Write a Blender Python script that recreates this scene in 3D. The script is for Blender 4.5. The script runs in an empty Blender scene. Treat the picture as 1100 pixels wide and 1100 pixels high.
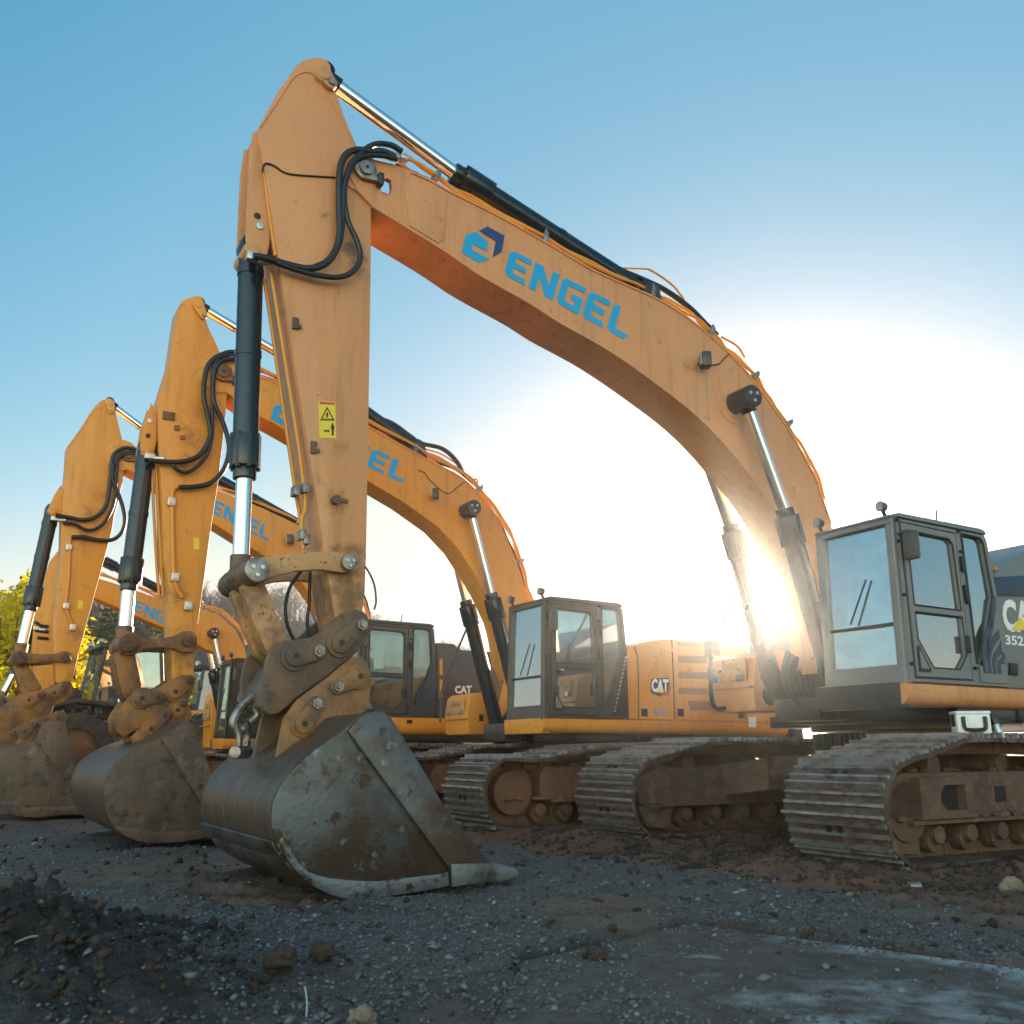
import bpy, bmesh, math, random
import numpy as np
from mathutils import Vector, Matrix
random.seed(7); rng = np.random.default_rng(7)
sc = bpy.context.scene
COL = sc.collection

# ---------------------------------------------------------------- camera
FPX, PITCH, EYE = 995.0, math.radians(14.53), 0.9
cam_d = bpy.data.cameras.new("camera")
cam_d.sensor_width = 36.0
cam_d.lens = FPX / 1100.0 * 36.0
cam_d.clip_start, cam_d.clip_end = 0.05, 5000.0
cam_d.dof.use_dof = True
cam_d.dof.focus_distance = 8.0
cam_d.dof.aperture_fstop = 4.0
cam = bpy.data.objects.new("camera", cam_d)
COL.objects.link(cam)
cam.location = (0, 0, EYE)
cam.rotation_euler = (math.radians(90) + PITCH, 0, 0)
sc.camera = cam

# ---------------------------------------------------------------- sky, sun, exposure
SUN_AZ, SUN_EL = math.radians(15.8), math.radians(8.2)
w = bpy.data.worlds.new("World"); sc.world = w; w.use_nodes = True
nt = w.node_tree; nt.nodes.clear()
sky = nt.nodes.new("ShaderNodeTexSky"); sky.sky_type = 'NISHITA'
sky.sun_disc = False
sky.sun_elevation = SUN_EL; sky.sun_rotation = SUN_AZ
sky.altitude = 200; sky.air_density = 1.0; sky.dust_density = 0.25; sky.ozone_density = 2.0
bg = nt.nodes.new("ShaderNodeBackground"); bg.inputs[1].default_value = 0.125
out = nt.nodes.new("ShaderNodeOutputWorld")
# the evening sky of the photograph: the Nishita sky with its tone curve per colour band (dimmed toward the sun to
# flatten the glare side and keep the zenith teal), with an added warm fill glow opposite the sun
tcw = nt.nodes.new("ShaderNodeTexCoord"); sep = nt.nodes.new("ShaderNodeSeparateXYZ"); nt.links.new(tcw.outputs["Generated"], sep.inputs[0])
sc3 = nt.nodes.new("ShaderNodeSeparateColor"); nt.links.new(sky.outputs[0], sc3.inputs[0])
cc3 = nt.nodes.new("ShaderNodeCombineColor")
dots = nt.nodes.new("ShaderNodeVectorMath"); dots.operation = 'DOT_PRODUCT'; dots.inputs[1].default_value = (math.sin(SUN_AZ)*math.cos(SUN_EL), math.cos(SUN_AZ)*math.cos(SUN_EL), math.sin(SUN_EL))
nt.links.new(tcw.outputs["Generated"], dots.inputs[0])
def veil(v):
    r = nt.nodes.new("ShaderNodeMapRange"); r.inputs[1].default_value = 0.74; r.inputs[2].default_value = 1.0; r.inputs[3].default_value = 1.0; r.inputs[4].default_value = v
    nt.links.new(dots.outputs["Value"], r.inputs[0]); return r.outputs[0]
for ch, (g_, k_, z_) in enumerate(((2.17, .215, 1.9), (1.16, .405, .96), (.76, .65, .40))):
    mn = nt.nodes.new("ShaderNodeMath"); mn.operation = 'MINIMUM'; mn.inputs[1].default_value = 3.0 if ch == 0 else 4.2; nt.links.new(sc3.outputs[ch], mn.inputs[0])
    pw = nt.nodes.new("ShaderNodeMath"); pw.operation = 'POWER'; pw.inputs[1].default_value = g_; nt.links.new(mn.outputs[0], pw.inputs[0])
    zz = nt.nodes.new("ShaderNodeMath"); zz.operation = 'MULTIPLY'; zz.inputs[1].default_value = z_; nt.links.new(sep.outputs[2], zz.inputs[0])
    ex = nt.nodes.new("ShaderNodeMath"); ex.operation = 'EXPONENT'; nt.links.new(zz.outputs[0], ex.inputs[0])
    m1 = nt.nodes.new("ShaderNodeMath"); m1.operation = 'MULTIPLY'; nt.links.new(pw.outputs[0], m1.inputs[0]); nt.links.new(ex.outputs[0], m1.inputs[1])
    m2 = nt.nodes.new("ShaderNodeMath"); m2.operation = 'MULTIPLY'; m2.inputs[1].default_value = k_; nt.links.new(m1.outputs[0], m2.inputs[0])
    m4 = nt.nodes.new("ShaderNodeMath"); m4.operation = 'MULTIPLY'; nt.links.new(m2.outputs[0], m4.inputs[0]); nt.links.new(veil((.50, .73, .84)[ch]), m4.inputs[1])
    nt.links.new(m4.outputs[0], cc3.inputs[ch])
dotw = nt.nodes.new("ShaderNodeVectorMath"); dotw.operation = 'DOT_PRODUCT'; dotw.inputs[1].default_value = (-math.sin(SUN_AZ)*.95, -math.cos(SUN_AZ)*.95, 0.3)
nt.links.new(tcw.outputs["Generated"], dotw.inputs[0])
mrb = nt.nodes.new("ShaderNodeMapRange"); mrb.inputs[1].default_value = 0.10; mrb.inputs[2].default_value = 0.75; nt.links.new(dotw.outputs["Value"], mrb.inputs[0])
back = nt.nodes.new("ShaderNodeMix"); back.data_type = 'RGBA'; back.blend_type = 'MULTIPLY'; back.inputs[0].default_value = 1.0; back.inputs[7].default_value = (2.30, 1.85, 1.36, 1)  # unseen sky boosted as a warm fill, added to brighten the camera-facing sides
nt.links.new(sky.outputs[0], back.inputs[6])
mixw = nt.nodes.new("ShaderNodeMix"); mixw.data_type = 'RGBA'
nt.links.new(mrb.outputs[0], mixw.inputs[0]); nt.links.new(cc3.outputs[0], mixw.inputs[6]); nt.links.new(back.outputs[2], mixw.inputs[7])
nt.links.new(mixw.outputs[2], bg.inputs[0]); nt.links.new(bg.outputs[0], out.inputs[0])
sun_d = bpy.data.lights.new("sun", 'SUN'); sun_d.energy = 5.0; sun_d.angle = math.radians(0.5)
sun_d.color = (1.0, 0.82, 0.60)
sun = bpy.data.objects.new("sun", sun_d); COL.objects.link(sun)
SD = Vector((math.sin(SUN_AZ)*math.cos(SUN_EL), math.cos(SUN_AZ)*math.cos(SUN_EL), math.sin(SUN_EL)))
sun.rotation_euler = SD.to_track_quat('Z', 'Y').to_euler(); sun.location = SD*60
sc.view_settings.view_transform = 'Standard'; sc.view_settings.look = 'None'
sc.view_settings.exposure = 1.75; sc.view_settings.gamma = 1.0
sc.render.engine = 'CYCLES'
sc.cycles.use_denoising = True
sc.cycles.max_bounces = 8; sc.cycles.transparent_max_bounces = 16
sc.cycles.volume_bounces = 0
sc.cycles.sample_clamp_indirect = 6.0

# ---------------------------------------------------------------- materials
def srgb(r, g, b):
    f = lambda c: (c/255)/12.92 if c <= 10 else ((c/255+0.055)/1.055)**2.4
    return (f(r), f(g), f(b))

def mat(name, base, rough=0.5, metal=0.0, spec=0.5, var=None, vscale=6.0, vlow=0.45, vhigh=0.62,
        bump=0.0, bscale=60.0, var2=None, v2scale=25.0, v2low=0.6, v2high=0.7, rough2=None, stretch=None, specks=None, streak=None, island=0.0):
    m = bpy.data.materials.new(name); m.use_nodes = True
    n = m.node_tree; p = n.nodes["Principled BSDF"]
    p.inputs["Roughness"].default_value = rough; p.inputs["Metallic"].default_value = metal
    p.inputs["Specular IOR Level"].default_value = spec
    p.inputs["Base Color"].default_value = (*base, 1)
    tc = n.nodes.new("ShaderNodeTexCoord"); src = tc.outputs["Object"]
    if stretch:
        mp = n.nodes.new("ShaderNodeMapping"); mp.inputs["Scale"].default_value = stretch
        n.links.new(src, mp.inputs[0]); src = mp.outputs[0]
    col = None
    def layer(colour, scale, lo, hi, prev, detail=6.0, rgh=0.62):
        t = n.nodes.new("ShaderNodeTexNoise"); t.inputs["Scale"].default_value = scale
        t.inputs["Detail"].default_value = detail; t.inputs["Roughness"].default_value = rgh
        n.links.new(src, t.inputs["Vector"])
        mr = n.nodes.new("ShaderNodeMapRange"); mr.inputs[1].default_value = lo; mr.inputs[2].default_value = hi
        n.links.new(t.outputs["Fac"], mr.inputs[0])
        mx = n.nodes.new("ShaderNodeMix"); mx.data_type = 'RGBA'
        n.links.new(mr.outputs[0], mx.inputs[0])
        if prev is None: mx.inputs[6].default_value = (*base, 1)
        else: n.links.new(prev, mx.inputs[6])
        mx.inputs[7].default_value = (*colour, 1)
        return mx.outputs[2], mr.outputs[0]
    if var is not None:
        col, f1 = layer(var, vscale, vlow, vhigh, col)
        if rough2 is not None:
            r = n.nodes.new("ShaderNodeMapRange"); r.inputs[3].default_value = rough; r.inputs[4].default_value = rough2
            n.links.new(f1, r.inputs[0]); n.links.new(r.outputs[0], p.inputs["Roughness"])
    if var2 is not None:
        col, f2 = layer(var2, v2scale, v2low, v2high, col)
    if specks is not None:
        col, f3 = layer(specks[0], specks[1], specks[2], specks[3], col, 3.0, .55)
    if streak is not None:      # rain-washed dirt running down the plates
        mp2 = n.nodes.new("ShaderNodeMapping"); mp2.inputs["Scale"].default_value = (7, 7, .55); n.links.new(tc.outputs["Object"], mp2.inputs[0])
        keep_src, src = src, mp2.outputs[0]
        col, f4 = layer(streak, 1.6, .52, .80, col, 5.0, .6); src = keep_src
    if island:                  # every plate worn a little differently
        gi = n.nodes.new("ShaderNodeNewGeometry"); ri = n.nodes.new("ShaderNodeMapRange"); ri.inputs[3].default_value = 1-island; ri.inputs[4].default_value = 1+island*.6
        n.links.new(gi.outputs["Random Per Island"], ri.inputs[0]); mu = n.nodes.new("ShaderNodeVectorMath"); mu.operation = 'SCALE'
        if col is None: mu.inputs[0].default_value = base
        else: n.links.new(col, mu.inputs[0])
        n.links.new(ri.outputs[0], mu.inputs["Scale"]); col = mu.outputs[0]
    if col is not None: n.links.new(col, p.inputs["Base Color"])
    if bump > 0:
        t = n.nodes.new("ShaderNodeTexNoise"); t.inputs["Scale"].default_value = bscale; t.inputs["Detail"].default_value = 5
        n.links.new(src, t.inputs["Vector"])
        b = n.nodes.new("ShaderNodeBump"); b.inputs["Strength"].default_value = bump; b.inputs["Distance"].default_value = 0.02
        n.links.new(t.outputs["Fac"], b.inputs["Height"]); n.links.new(b.outputs[0], p.inputs["Normal"])
    return m

def add_spots(m, spots):
    """greasy or muddy stains that stay where they are on the machine: (x, z, radius, colour, strength) in the machine's side view"""
    n = m.node_tree; p = n.nodes["Principled BSDF"]; tc = n.nodes.new("ShaderNodeTexCoord")
    t = n.nodes.new("ShaderNodeTexNoise"); t.inputs["Scale"].default_value = 11; t.inputs["Detail"].default_value = 6; t.inputs["Roughness"].default_value = .7
    n.links.new(tc.outputs["Object"], t.inputs["Vector"])
    sp = n.nodes.new("ShaderNodeSeparateXYZ"); n.links.new(tc.outputs["Object"], sp.inputs[0])
    cb = n.nodes.new("ShaderNodeCombineXYZ"); n.links.new(sp.outputs[0], cb.inputs[0]); n.links.new(sp.outputs[2], cb.inputs[1])
    for x, z, r, c, k in spots:
        d = n.nodes.new("ShaderNodeVectorMath"); d.operation = 'DISTANCE'; d.inputs[1].default_value = (x, z, 0); n.links.new(cb.outputs[0], d.inputs[0])
        a = n.nodes.new("ShaderNodeMath"); a.operation = 'MULTIPLY_ADD'; a.inputs[1].default_value = -1.0/r; a.inputs[2].default_value = 1.0; n.links.new(d.outputs["Value"], a.inputs[0])
        b = n.nodes.new("ShaderNodeMath"); b.operation = 'MULTIPLY_ADD'; b.inputs[1].default_value = 2.2; n.links.new(t.outputs["Fac"], b.inputs[0]); b.inputs[2].default_value = -1.35
        e = n.nodes.new("ShaderNodeMath"); e.operation = 'ADD'; n.links.new(a.outputs[0], e.inputs[0]); n.links.new(b.outputs[0], e.inputs[1])
        q = n.nodes.new("ShaderNodeMapRange"); q.inputs[1].default_value = .1; q.inputs[2].default_value = .7; q.inputs[4].default_value = k; n.links.new(e.outputs[0], q.inputs[0])
        g = n.nodes.new("ShaderNodeMath"); g.operation = 'GREATER_THAN'; g.inputs[1].default_value = 0.0; n.links.new(a.outputs[0], g.inputs[0])
        h = n.nodes.new("ShaderNodeMath"); h.operation = 'MULTIPLY'; n.links.new(q.outputs[0], h.inputs[0]); n.links.new(g.outputs[0], h.inputs[1])
        mx = n.nodes.new("ShaderNodeMix"); mx.data_type = 'RGBA'; n.links.new(h.outputs[0], mx.inputs[0]); mx.inputs[7].default_value = (*c, 1)
        l = p.inputs["Base Color"].links[0]; n.links.new(l.from_socket, mx.inputs[6]); n.links.new(mx.outputs[2], p.inputs["Base Color"])

M = {}
YEL = (0.64, 0.285, 0.11)
YEL2 = (0.70, 0.29, 0.030)
M['yellow'] = mat("worn_yellow_paint", YEL, 0.42, var=(0.57, 0.265, 0.11), vscale=1.6, vlow=0.4, vhigh=0.75,
                  var2=(0.20, 0.11, 0.05), v2scale=5, v2low=0.62, v2high=0.80, bump=0.05, bscale=18, specks=((0.09, 0.05, 0.03), 34, .68, .72), rough2=.55, streak=(0.40, 0.20, 0.085))
M['yellow_worn'] = mat("scuffed_yellow_paint", (0.55, 0.285, 0.11), 0.5, var=(0.42, 0.22, 0.09), vscale=2.5, vlow=0.42, vhigh=0.7,
                  var2=(0.06, 0.035, 0.02), v2scale=17, v2low=0.60, v2high=0.66, bump=0.08, bscale=40, specks=((0.08, 0.045, 0.03), 40, .66, .70))
M['yellow_new'] = mat("clean_yellow_paint", YEL2, 0.36, var=(0.62, 0.25, 0.03), vscale=1.3, vlow=0.4, vhigh=0.75,
                  var2=(0.30, 0.13, 0.025), v2scale=4, v2low=0.62, v2high=0.80, bump=0.05, bscale=18, specks=((0.09, 0.045, 0.02), 26, .68, .72), rough2=.50, streak=(0.46, 0.18, 0.02))
M['yellow_shade'] = mat("louver_recess_shade", (0.36, 0.18, 0.04), 0.5)  # darker yellow paints in the shade of louver and grab recesses
M['pipe'] = mat("painted_hydraulic_pipe", (0.66, 0.27, 0.022), 0.35)
M['black'] = mat("black_machine_paint", (0.018, 0.02, 0.022), 0.33, var=(0.04, 0.037, 0.033), vscale=5, vlow=0.45, vhigh=0.7, bump=0.03)
M['barrel'] = mat("black_cylinder_paint", (0.003, 0.012, 0.020), 0.22, var=(0.03, 0.03, 0.028), vscale=9, vlow=0.60, vhigh=0.7)
M['rubber'] = mat("black_rubber_hose", (0.006, 0.009, 0.012), 0.40, bump=0.1, bscale=150)
M['grey'] = mat("dark_grey_cab_paint", (0.15, 0.165, 0.172), 0.40, var=(0.19, 0.18, 0.165), vscale=3, vlow=0.45, vhigh=0.7)
M['charcoal'] = mat("charcoal_cab_paint", (0.05, 0.052, 0.055), 0.38, var=(0.09, 0.08, 0.07), vscale=3, vlow=0.5, vhigh=0.75)
M['navy_panel'] = mat("blue_black_panel", (0.02, 0.045, 0.075), 0.35)
M['chrome'] = mat("polished_chrome_rod", (0.82, 0.83, 0.85), 0.12, metal=1.0)
M['steel'] = mat("bare_pin_steel", (0.30, 0.29, 0.28), 0.42, metal=0.8, var=(0.16, 0.12, 0.09), vscale=12, vlow=0.45, vhigh=0.65)
M['zinc'] = mat("zinc_plated_fitting", (0.55, 0.55, 0.53), 0.35, metal=0.7)
M['coupler'] = mat("muddy_yellow_steel", (0.165, 0.092, 0.046), 0.55, var=(0.088, 0.058, 0.041), vscale=3.2, vlow=0.42, vhigh=0.58,
                   var2=(0.05, 0.032, 0.022), v2scale=14, v2low=0.58, v2high=0.68, bump=0.3, bscale=35)
M['ear'] = mat("scuffed_orange_steel", (0.30, 0.135, 0.035), 0.5, var=(0.13, 0.075, 0.042), vscale=3.0, vlow=0.44, vhigh=0.60, var2=(0.055, 0.036, 0.026), v2scale=13, v2low=0.58, v2high=0.68, bump=0.25, bscale=35)
M['rustcap'] = mat("rusty_pin_end", (0.13, 0.075, 0.045), 0.55, metal=0.4, var=(0.07, 0.045, 0.03), vscale=14, bump=.3)
M['coupler2'] = mat("dusty_yellow_steel", (0.29, 0.118, 0.022), 0.5, var=(0.115, 0.056, 0.026), vscale=3.2, vlow=0.41, vhigh=0.58,
                   var2=(0.07, 0.04, 0.025), v2scale=11, v2low=0.57, v2high=0.68, bump=0.25, bscale=35)
M['rustmud'] = mat("rust_and_mud_steel", (0.10, 0.056, 0.033), 0.65, var=(0.14, 0.07, 0.03), vscale=3.5, vlow=0.46, vhigh=0.62,
                   var2=(0.06, 0.04, 0.03), v2scale=12, v2low=0.55, v2high=0.66, bump=0.35, bscale=30)
M['shell'] = mat("scratched_rusty_shell", (0.115, 0.072, 0.048), 0.42, metal=0.3, var=(0.060, 0.042, 0.033), vscale=1.6, vlow=0.40, vhigh=0.60,
                 var2=(0.20, 0.18, 0.17), v2scale=3.2, v2low=0.60, v2high=0.70, bump=0.35, bscale=16, stretch=(1.1, 6.0, 1.1))
M['bucket'] = mat("worn_bucket_steel", (0.098, 0.112, 0.126), 0.38, metal=0.45, var=(0.062, 0.043, 0.032), vscale=1.5, vlow=0.42, vhigh=0.58,
                  var2=(0.058, 0.034, 0.022), v2scale=5.0, v2low=0.555, v2high=0.585, bump=0.16, bscale=30, specks=((0.16, 0.18, 0.19), 9, .62, .70))
M['bucket_bright'] = mat("scraped_edge_steel", (0.15, 0.165, 0.18), 0.38, metal=0.45, var=(0.085, 0.075, 0.07), vscale=3, vlow=0.45, vhigh=0.6,
                  var2=(0.06, 0.036, 0.024), v2scale=6, v2low=0.53, v2high=0.57, bump=0.25, bscale=30)
M['bucket_brown'] = mat("rusty_bucket_steel", (0.115, 0.07, 0.045), 0.48, metal=0.15, var=(0.065, 0.043, 0.032), vscale=2.2, vlow=0.42, vhigh=0.62,
                  var2=(0.15, 0.125, 0.11), v2scale=4.5, v2low=0.56, v2high=0.70, bump=0.25, bscale=22, specks=((0.035, 0.024, 0.018), 8, .56, .66), streak=(0.05, 0.034, 0.025))
M['track'] = mat("worn_track_steel", (0.13, 0.094, 0.073), 0.45, metal=0.2, var=(0.078, 0.045, 0.030), vscale=5, vlow=0.40, vhigh=0.56,
                 var2=(0.065, 0.037, 0.022), v2scale=12, v2low=0.52, v2high=0.66, bump=0.35, bscale=45, island=.35)
M['grouser'] = mat("scraped_grouser_steel", (0.27, 0.26, 0.26), 0.36, metal=0.5, var=(0.13, 0.10, 0.085), vscale=8, vlow=0.45, vhigh=0.65, bump=0.2, island=.3)
M['mudframe'] = mat("mud_caked_frame", (0.115, 0.066, 0.041), 0.8, var=(0.070, 0.040, 0.026), vscale=3, vlow=0.42, vhigh=0.6,
                    var2=(0.15, 0.10, 0.066), v2scale=9, v2low=0.55, v2high=0.7, bump=0.5, bscale=28)
M['mudframe_red'] = mat("red_mud_caked_frame", (0.16, 0.075, 0.037), 0.8, var=(0.10, 0.046, 0.023), vscale=3, vlow=0.42, vhigh=0.6,
                    var2=(0.18, 0.09, 0.048), v2scale=9, v2low=0.55, v2high=0.7, bump=0.5, bscale=28)
M['cyan'] = mat("cyan_lettering", (0.0, 0.33, 0.66), 0.4)
M['navy'] = mat("navy_lettering", (0.012, 0.045, 0.16), 0.4)
M['white'] = mat("white_lettering", (0.78, 0.78, 0.78), 0.45)
M['white_plastic'] = mat("white_cooler_plastic", (0.72, 0.72, 0.72), 0.4, var=(0.55, 0.52, 0.48), vscale=8, vlow=0.5, vhigh=0.75)
M['sticker'] = mat("yellow_warning_sticker", (0.80, 0.58, 0.03), 0.4)
M['red'] = mat("red_sticker", (0.55, 0.06, 0.03), 0.4)
M['ink'] = mat("black_ink", (0.015, 0.015, 0.015), 0.5)
M['dark'] = mat("opening_shade", (0.012, 0.011, 0.01), 0.8)  # near-black stands in for the shade inside holes and openings
M['seat'] = mat("dark_seat_fabric", (0.03, 0.03, 0.032), 0.8)
M['tyre'] = mat("dusty_tyre_rubber", (0.03, 0.029, 0.028), 0.8, var=(0.075, 0.06, 0.05), vscale=6, vlow=0.45, vhigh=0.65, bump=0.2)
M['blue'] = mat("blue_tarpaulin", (0.01, 0.13, 0.42), 0.5, var=(0.02, 0.09, 0.28), vscale=4)
M['lampglass'] = mat("lamp_lens", (0.25, 0.25, 0.26), 0.15, metal=0.5)
M['wood'] = mat("weathered_wood", (0.20, 0.15, 0.10), 0.8, var=(0.12, 0.09, 0.06), vscale=4)

def glass_mat(name, tint, gloss=0.10):
    m = bpy.data.materials.new(name); m.use_nodes = True
    n = m.node_tree; n.nodes.clear()
    o = n.nodes.new("ShaderNodeOutputMaterial"); mx = n.nodes.new("ShaderNodeMixShader")
    t = n.nodes.new("ShaderNodeBsdfTransparent"); t.inputs[0].default_value = (*tint, 1)
    g = n.nodes.new("ShaderNodeBsdfGlossy"); g.inputs["Roughness"].default_value = 0.03
    g.inputs["Color"].default_value = (0.85, 0.95, 1.0, 1)
    f = n.nodes.new("ShaderNodeFresnel"); f.inputs[0].default_value = 1.5
    a = n.nodes.new("ShaderNodeMath"); a.operation = 'ADD'; a.inputs[1].default_value = gloss; a.use_clamp = True
    n.links.new(f.outputs[0], a.inputs[0]); n.links.new(a.outputs[0], mx.inputs[0])
    n.links.new(t.outputs[0], mx.inputs[1]); n.links.new(g.outputs[0], mx.inputs[2])
    # a film of dust, thicker in patches and towards streaks
    d = n.nodes.new("ShaderNodeBsdfDiffuse"); d.inputs[0].default_value = (0.42, 0.38, 0.33, 1)
    tc = n.nodes.new("ShaderNodeTexCoord"); z = n.nodes.new("ShaderNodeTexNoise"); z.inputs["Scale"].default_value = 3.5; z.inputs["Detail"].default_value = 7; z.inputs["Roughness"].default_value = .7
    n.links.new(tc.outputs["Object"], z.inputs["Vector"]); r = n.nodes.new("ShaderNodeMapRange"); r.inputs[1].default_value = .35; r.inputs[2].default_value = .75; r.inputs[3].default_value = .02; r.inputs[4].default_value = .26
    n.links.new(z.outputs["Fac"], r.inputs[0]); m2 = n.nodes.new("ShaderNodeMixShader"); n.links.new(r.outputs[0], m2.inputs[0]); n.links.new(mx.outputs[0], m2.inputs[1]); n.links.new(d.outputs[0], m2.inputs[2])
    n.links.new(m2.outputs[0], o.inputs[0]); return m
M['glass'] = glass_mat("tinted_cab_glass", (0.80, 0.92, 0.93), 0.48)
M['glass_sky_tint'] = glass_mat("sky_tinted_loader_glass", (0.35, 0.60, 0.64), 0.38)  # teal tint stands in for the sky reflected in the panes
M['glass_dark'] = glass_mat("dark_cab_glass", (0.68, 0.84, 0.86), 0.10)

# ---------------------------------------------------------------- mesh builder
def catmull(pts, n=6, closed=False):
    P = [np.array(p, float) for p in pts]; N = len(P); res = []
    rngi = range(N if closed else N-1)
    for i in rngi:
        p0 = P[(i-1) % N] if (closed or i > 0) else 2*P[0]-P[1]
        p1 = P[i]; p2 = P[(i+1) % N]
        p3 = P[(i+2) % N] if (closed or i+2 < N) else 2*P[-1]-P[-2]
        for k in range(n):
            t = k/n
            res.append(0.5*((2*p1)+(-p0+p2)*t+(2*p0-5*p1+4*p2-p3)*t*t+(-p0+3*p1-3*p2+p3)*t**3))
    if not closed: res.append(P[-1])
    return [tuple(r) for r in res]

class MB:
    def __init__(s): s.bm = bmesh.new()
    def _bev(s, edges, off, seg):
        es = [e for e in edges if e.is_valid and len(e.link_faces) == 2 and e.calc_face_angle(0) > math.radians(32)]
        if es and off > 0:
            bmesh.ops.bevel(s.bm, geom=es, offset=off, segments=seg, affect='EDGES', clamp_overlap=True, profile=0.6)
    def prism(s, pts, y0, y1, bevel=0.0, seg=2):
        """side-view outline (x,z) given its thickness from y0 to y1"""
        q = []
        for p in pts:
            if not q or (abs(p[0]-q[-1][0])+abs(p[1]-q[-1][1])) > 1e-4: q.append(p)
        a = [s.bm.verts.new((p[0], y0, p[1])) for p in q]
        b = [s.bm.verts.new((p[0], y1, p[1])) for p in q]
        fs = [s.bm.faces.new(a), s.bm.faces.new(list(reversed(b)))]
        n = len(q)
        for i in range(n):
            j = (i+1) % n
            fs.append(s.bm.faces.new((a[j], a[i], b[i], b[j])))
        bmesh.ops.recalc_face_normals(s.bm, faces=fs)
        if bevel: s._bev({e for f in fs for e in f.edges}, bevel, seg)
        return s
    def plate(s, outer, holes, y0, y1):
        """outline with holes, given thickness y0..y1"""
        t = bmesh.new(); loops = []
        for lp in [outer]+holes:
            vs = [t.verts.new((p[0], y0, p[1])) for p in lp]
            for i in range(len(vs)): t.edges.new((vs[i], vs[(i+1) % len(vs)]))
        bmesh.ops.triangle_fill(t, edges=t.edges[:], use_beauty=True, use_dissolve=False)
        r = bmesh.ops.extrude_face_region(t, geom=t.faces[:])
        for g in r['geom']:
            if isinstance(g, bmesh.types.BMVert): g.co.y = y1
        bmesh.ops.recalc_face_normals(t, faces=t.faces[:])
        me = bpy.data.meshes.new("tmp"); t.to_mesh(me); t.free(); s.bm.from_mesh(me); bpy.data.meshes.remove(me)
        return s
    def box(s, c, size, bevel=0.0, rot=None, seg=2):
        r = bmesh.ops.create_cube(s.bm, size=1.0)
        m = Matrix.Translation(c) @ (rot.to_4x4() if rot is not None else Matrix()) @ Matrix.Diagonal((*size, 1))
        bmesh.ops.transform(s.bm, matrix=m, verts=r['verts'])
        if bevel: s._bev({e for v in r['verts'] for e in v.link_edges}, bevel, seg)
        return s
    def cyl(s, p0, p1, r0, r1=None, n=24, bevel=0.0, caps=True):
        p0, p1 = Vector(p0), Vector(p1); d = p1-p0
        r1 = r0 if r1 is None else r1
        r = bmesh.ops.create_cone(s.bm, cap_ends=caps, segments=n, radius1=r0, radius2=r1, depth=d.length)
        m = Matrix.Translation((p0+p1)/2) @ d.to_track_quat('Z', 'Y').to_matrix().to_4x4()
        bmesh.ops.transform(s.bm, matrix=m, verts=r['verts'])
        if bevel: s._bev({e for v in r['verts'] for e in v.link_edges}, bevel, 2)
        return s
    def tube(s, pts, r, n=10, smooth=4, r_end=None):
        P = [Vector(p) for p in (catmull(pts, smooth) if smooth > 1 and len(pts) > 2 else pts)]
        rings = []; up = None; L = len(P)
        for i, p in enumerate(P):
            d = (P[min(i+1, L-1)]-P[max(i-1, 0)])
            if d.length < 1e-9: d = Vector((0, 0, 1))
            d.normalize()
            if up is None: up = d.orthogonal().normalized()
            up = (up - d*up.dot(d))
            if up.length < 1e-6: up = d.orthogonal()
            up.normalize(); sd = d.cross(up)
            rr = r if r_end is None else r+(r_end-r)*i/(L-1)
            rings.append([s.bm.verts.new(p+(up*math.cos(a)+sd*math.sin(a))*rr) for a in [2*math.pi*k/n for k in range(n)]])
        for a, b in zip(rings, rings[1:]):
            for k in range(n): s.bm.faces.new((a[k], a[(k+1) % n], b[(k+1) % n], b[k]))
        s.bm.faces.new(list(reversed(rings[0]))); s.bm.faces.new(rings[-1])
        return s
    def grid_faces(s, V, F):
        vs = [s.bm.verts.new(v) for v in V]
        for f in F: s.bm.faces.new([vs[i] for i in f])
        return s
    def build(s, name, material, parent=None, angle=35, smooth=True):
        me = bpy.data.meshes.new(name); s.bm.normal_update(); s.bm.to_mesh(me); s.bm.free()
        if smooth and len(me.polygons):
            me.shade_smooth(); me.set_sharp_from_angle(angle=math.radians(angle))
        me.materials.append(material)
        o = bpy.data.objects.new(name, me); COL.objects.link(o)
        if parent is not None: o.parent = parent
        return o

def np_mesh(name, V, F, material, parent=None, smooth=False, angle=None):
    """fast mesh from arrays; F is an (n,3) or (n,4) array"""
    V = np.asarray(V, np.float32); F = np.asarray(F, np.int32)
    me = bpy.data.meshes.new(name); me.vertices.add(len(V)); me.vertices.foreach_set("co", V.ravel())
    k = F.shape[1]; me.loops.add(F.size); me.loops.foreach_set("vertex_index", F.ravel())
    me.polygons.add(len(F)); me.polygons.foreach_set("loop_start", np.arange(0, F.size, k, dtype=np.int32))
    me.polygons.foreach_set("loop_total", np.full(len(F), k, np.int32))
    me.update(calc_edges=True); me.validate()
    if smooth: me.shade_smooth()
    me.materials.append(material)
    o = bpy.data.objects.new(name, me); COL.objects.link(o)
    if parent is not None: o.parent = parent
    return o

def empty(name, loc=(0, 0, 0), rotz=0.0, label=None, cat=None, group=None):
    o = bpy.data.objects.new(name, None); COL.objects.link(o); o.empty_display_size = 0.3
    o.location = loc; o.rotation_euler = (0, 0, rotz)
    if label: tag(o, label, cat, group)
    return o
def tag(o, label, cat, group=None):
    o["label"] = label; o["category"] = cat
    if group: o["group"] = group
    return o
def kind(o, k): o["kind"] = k; return o

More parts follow.
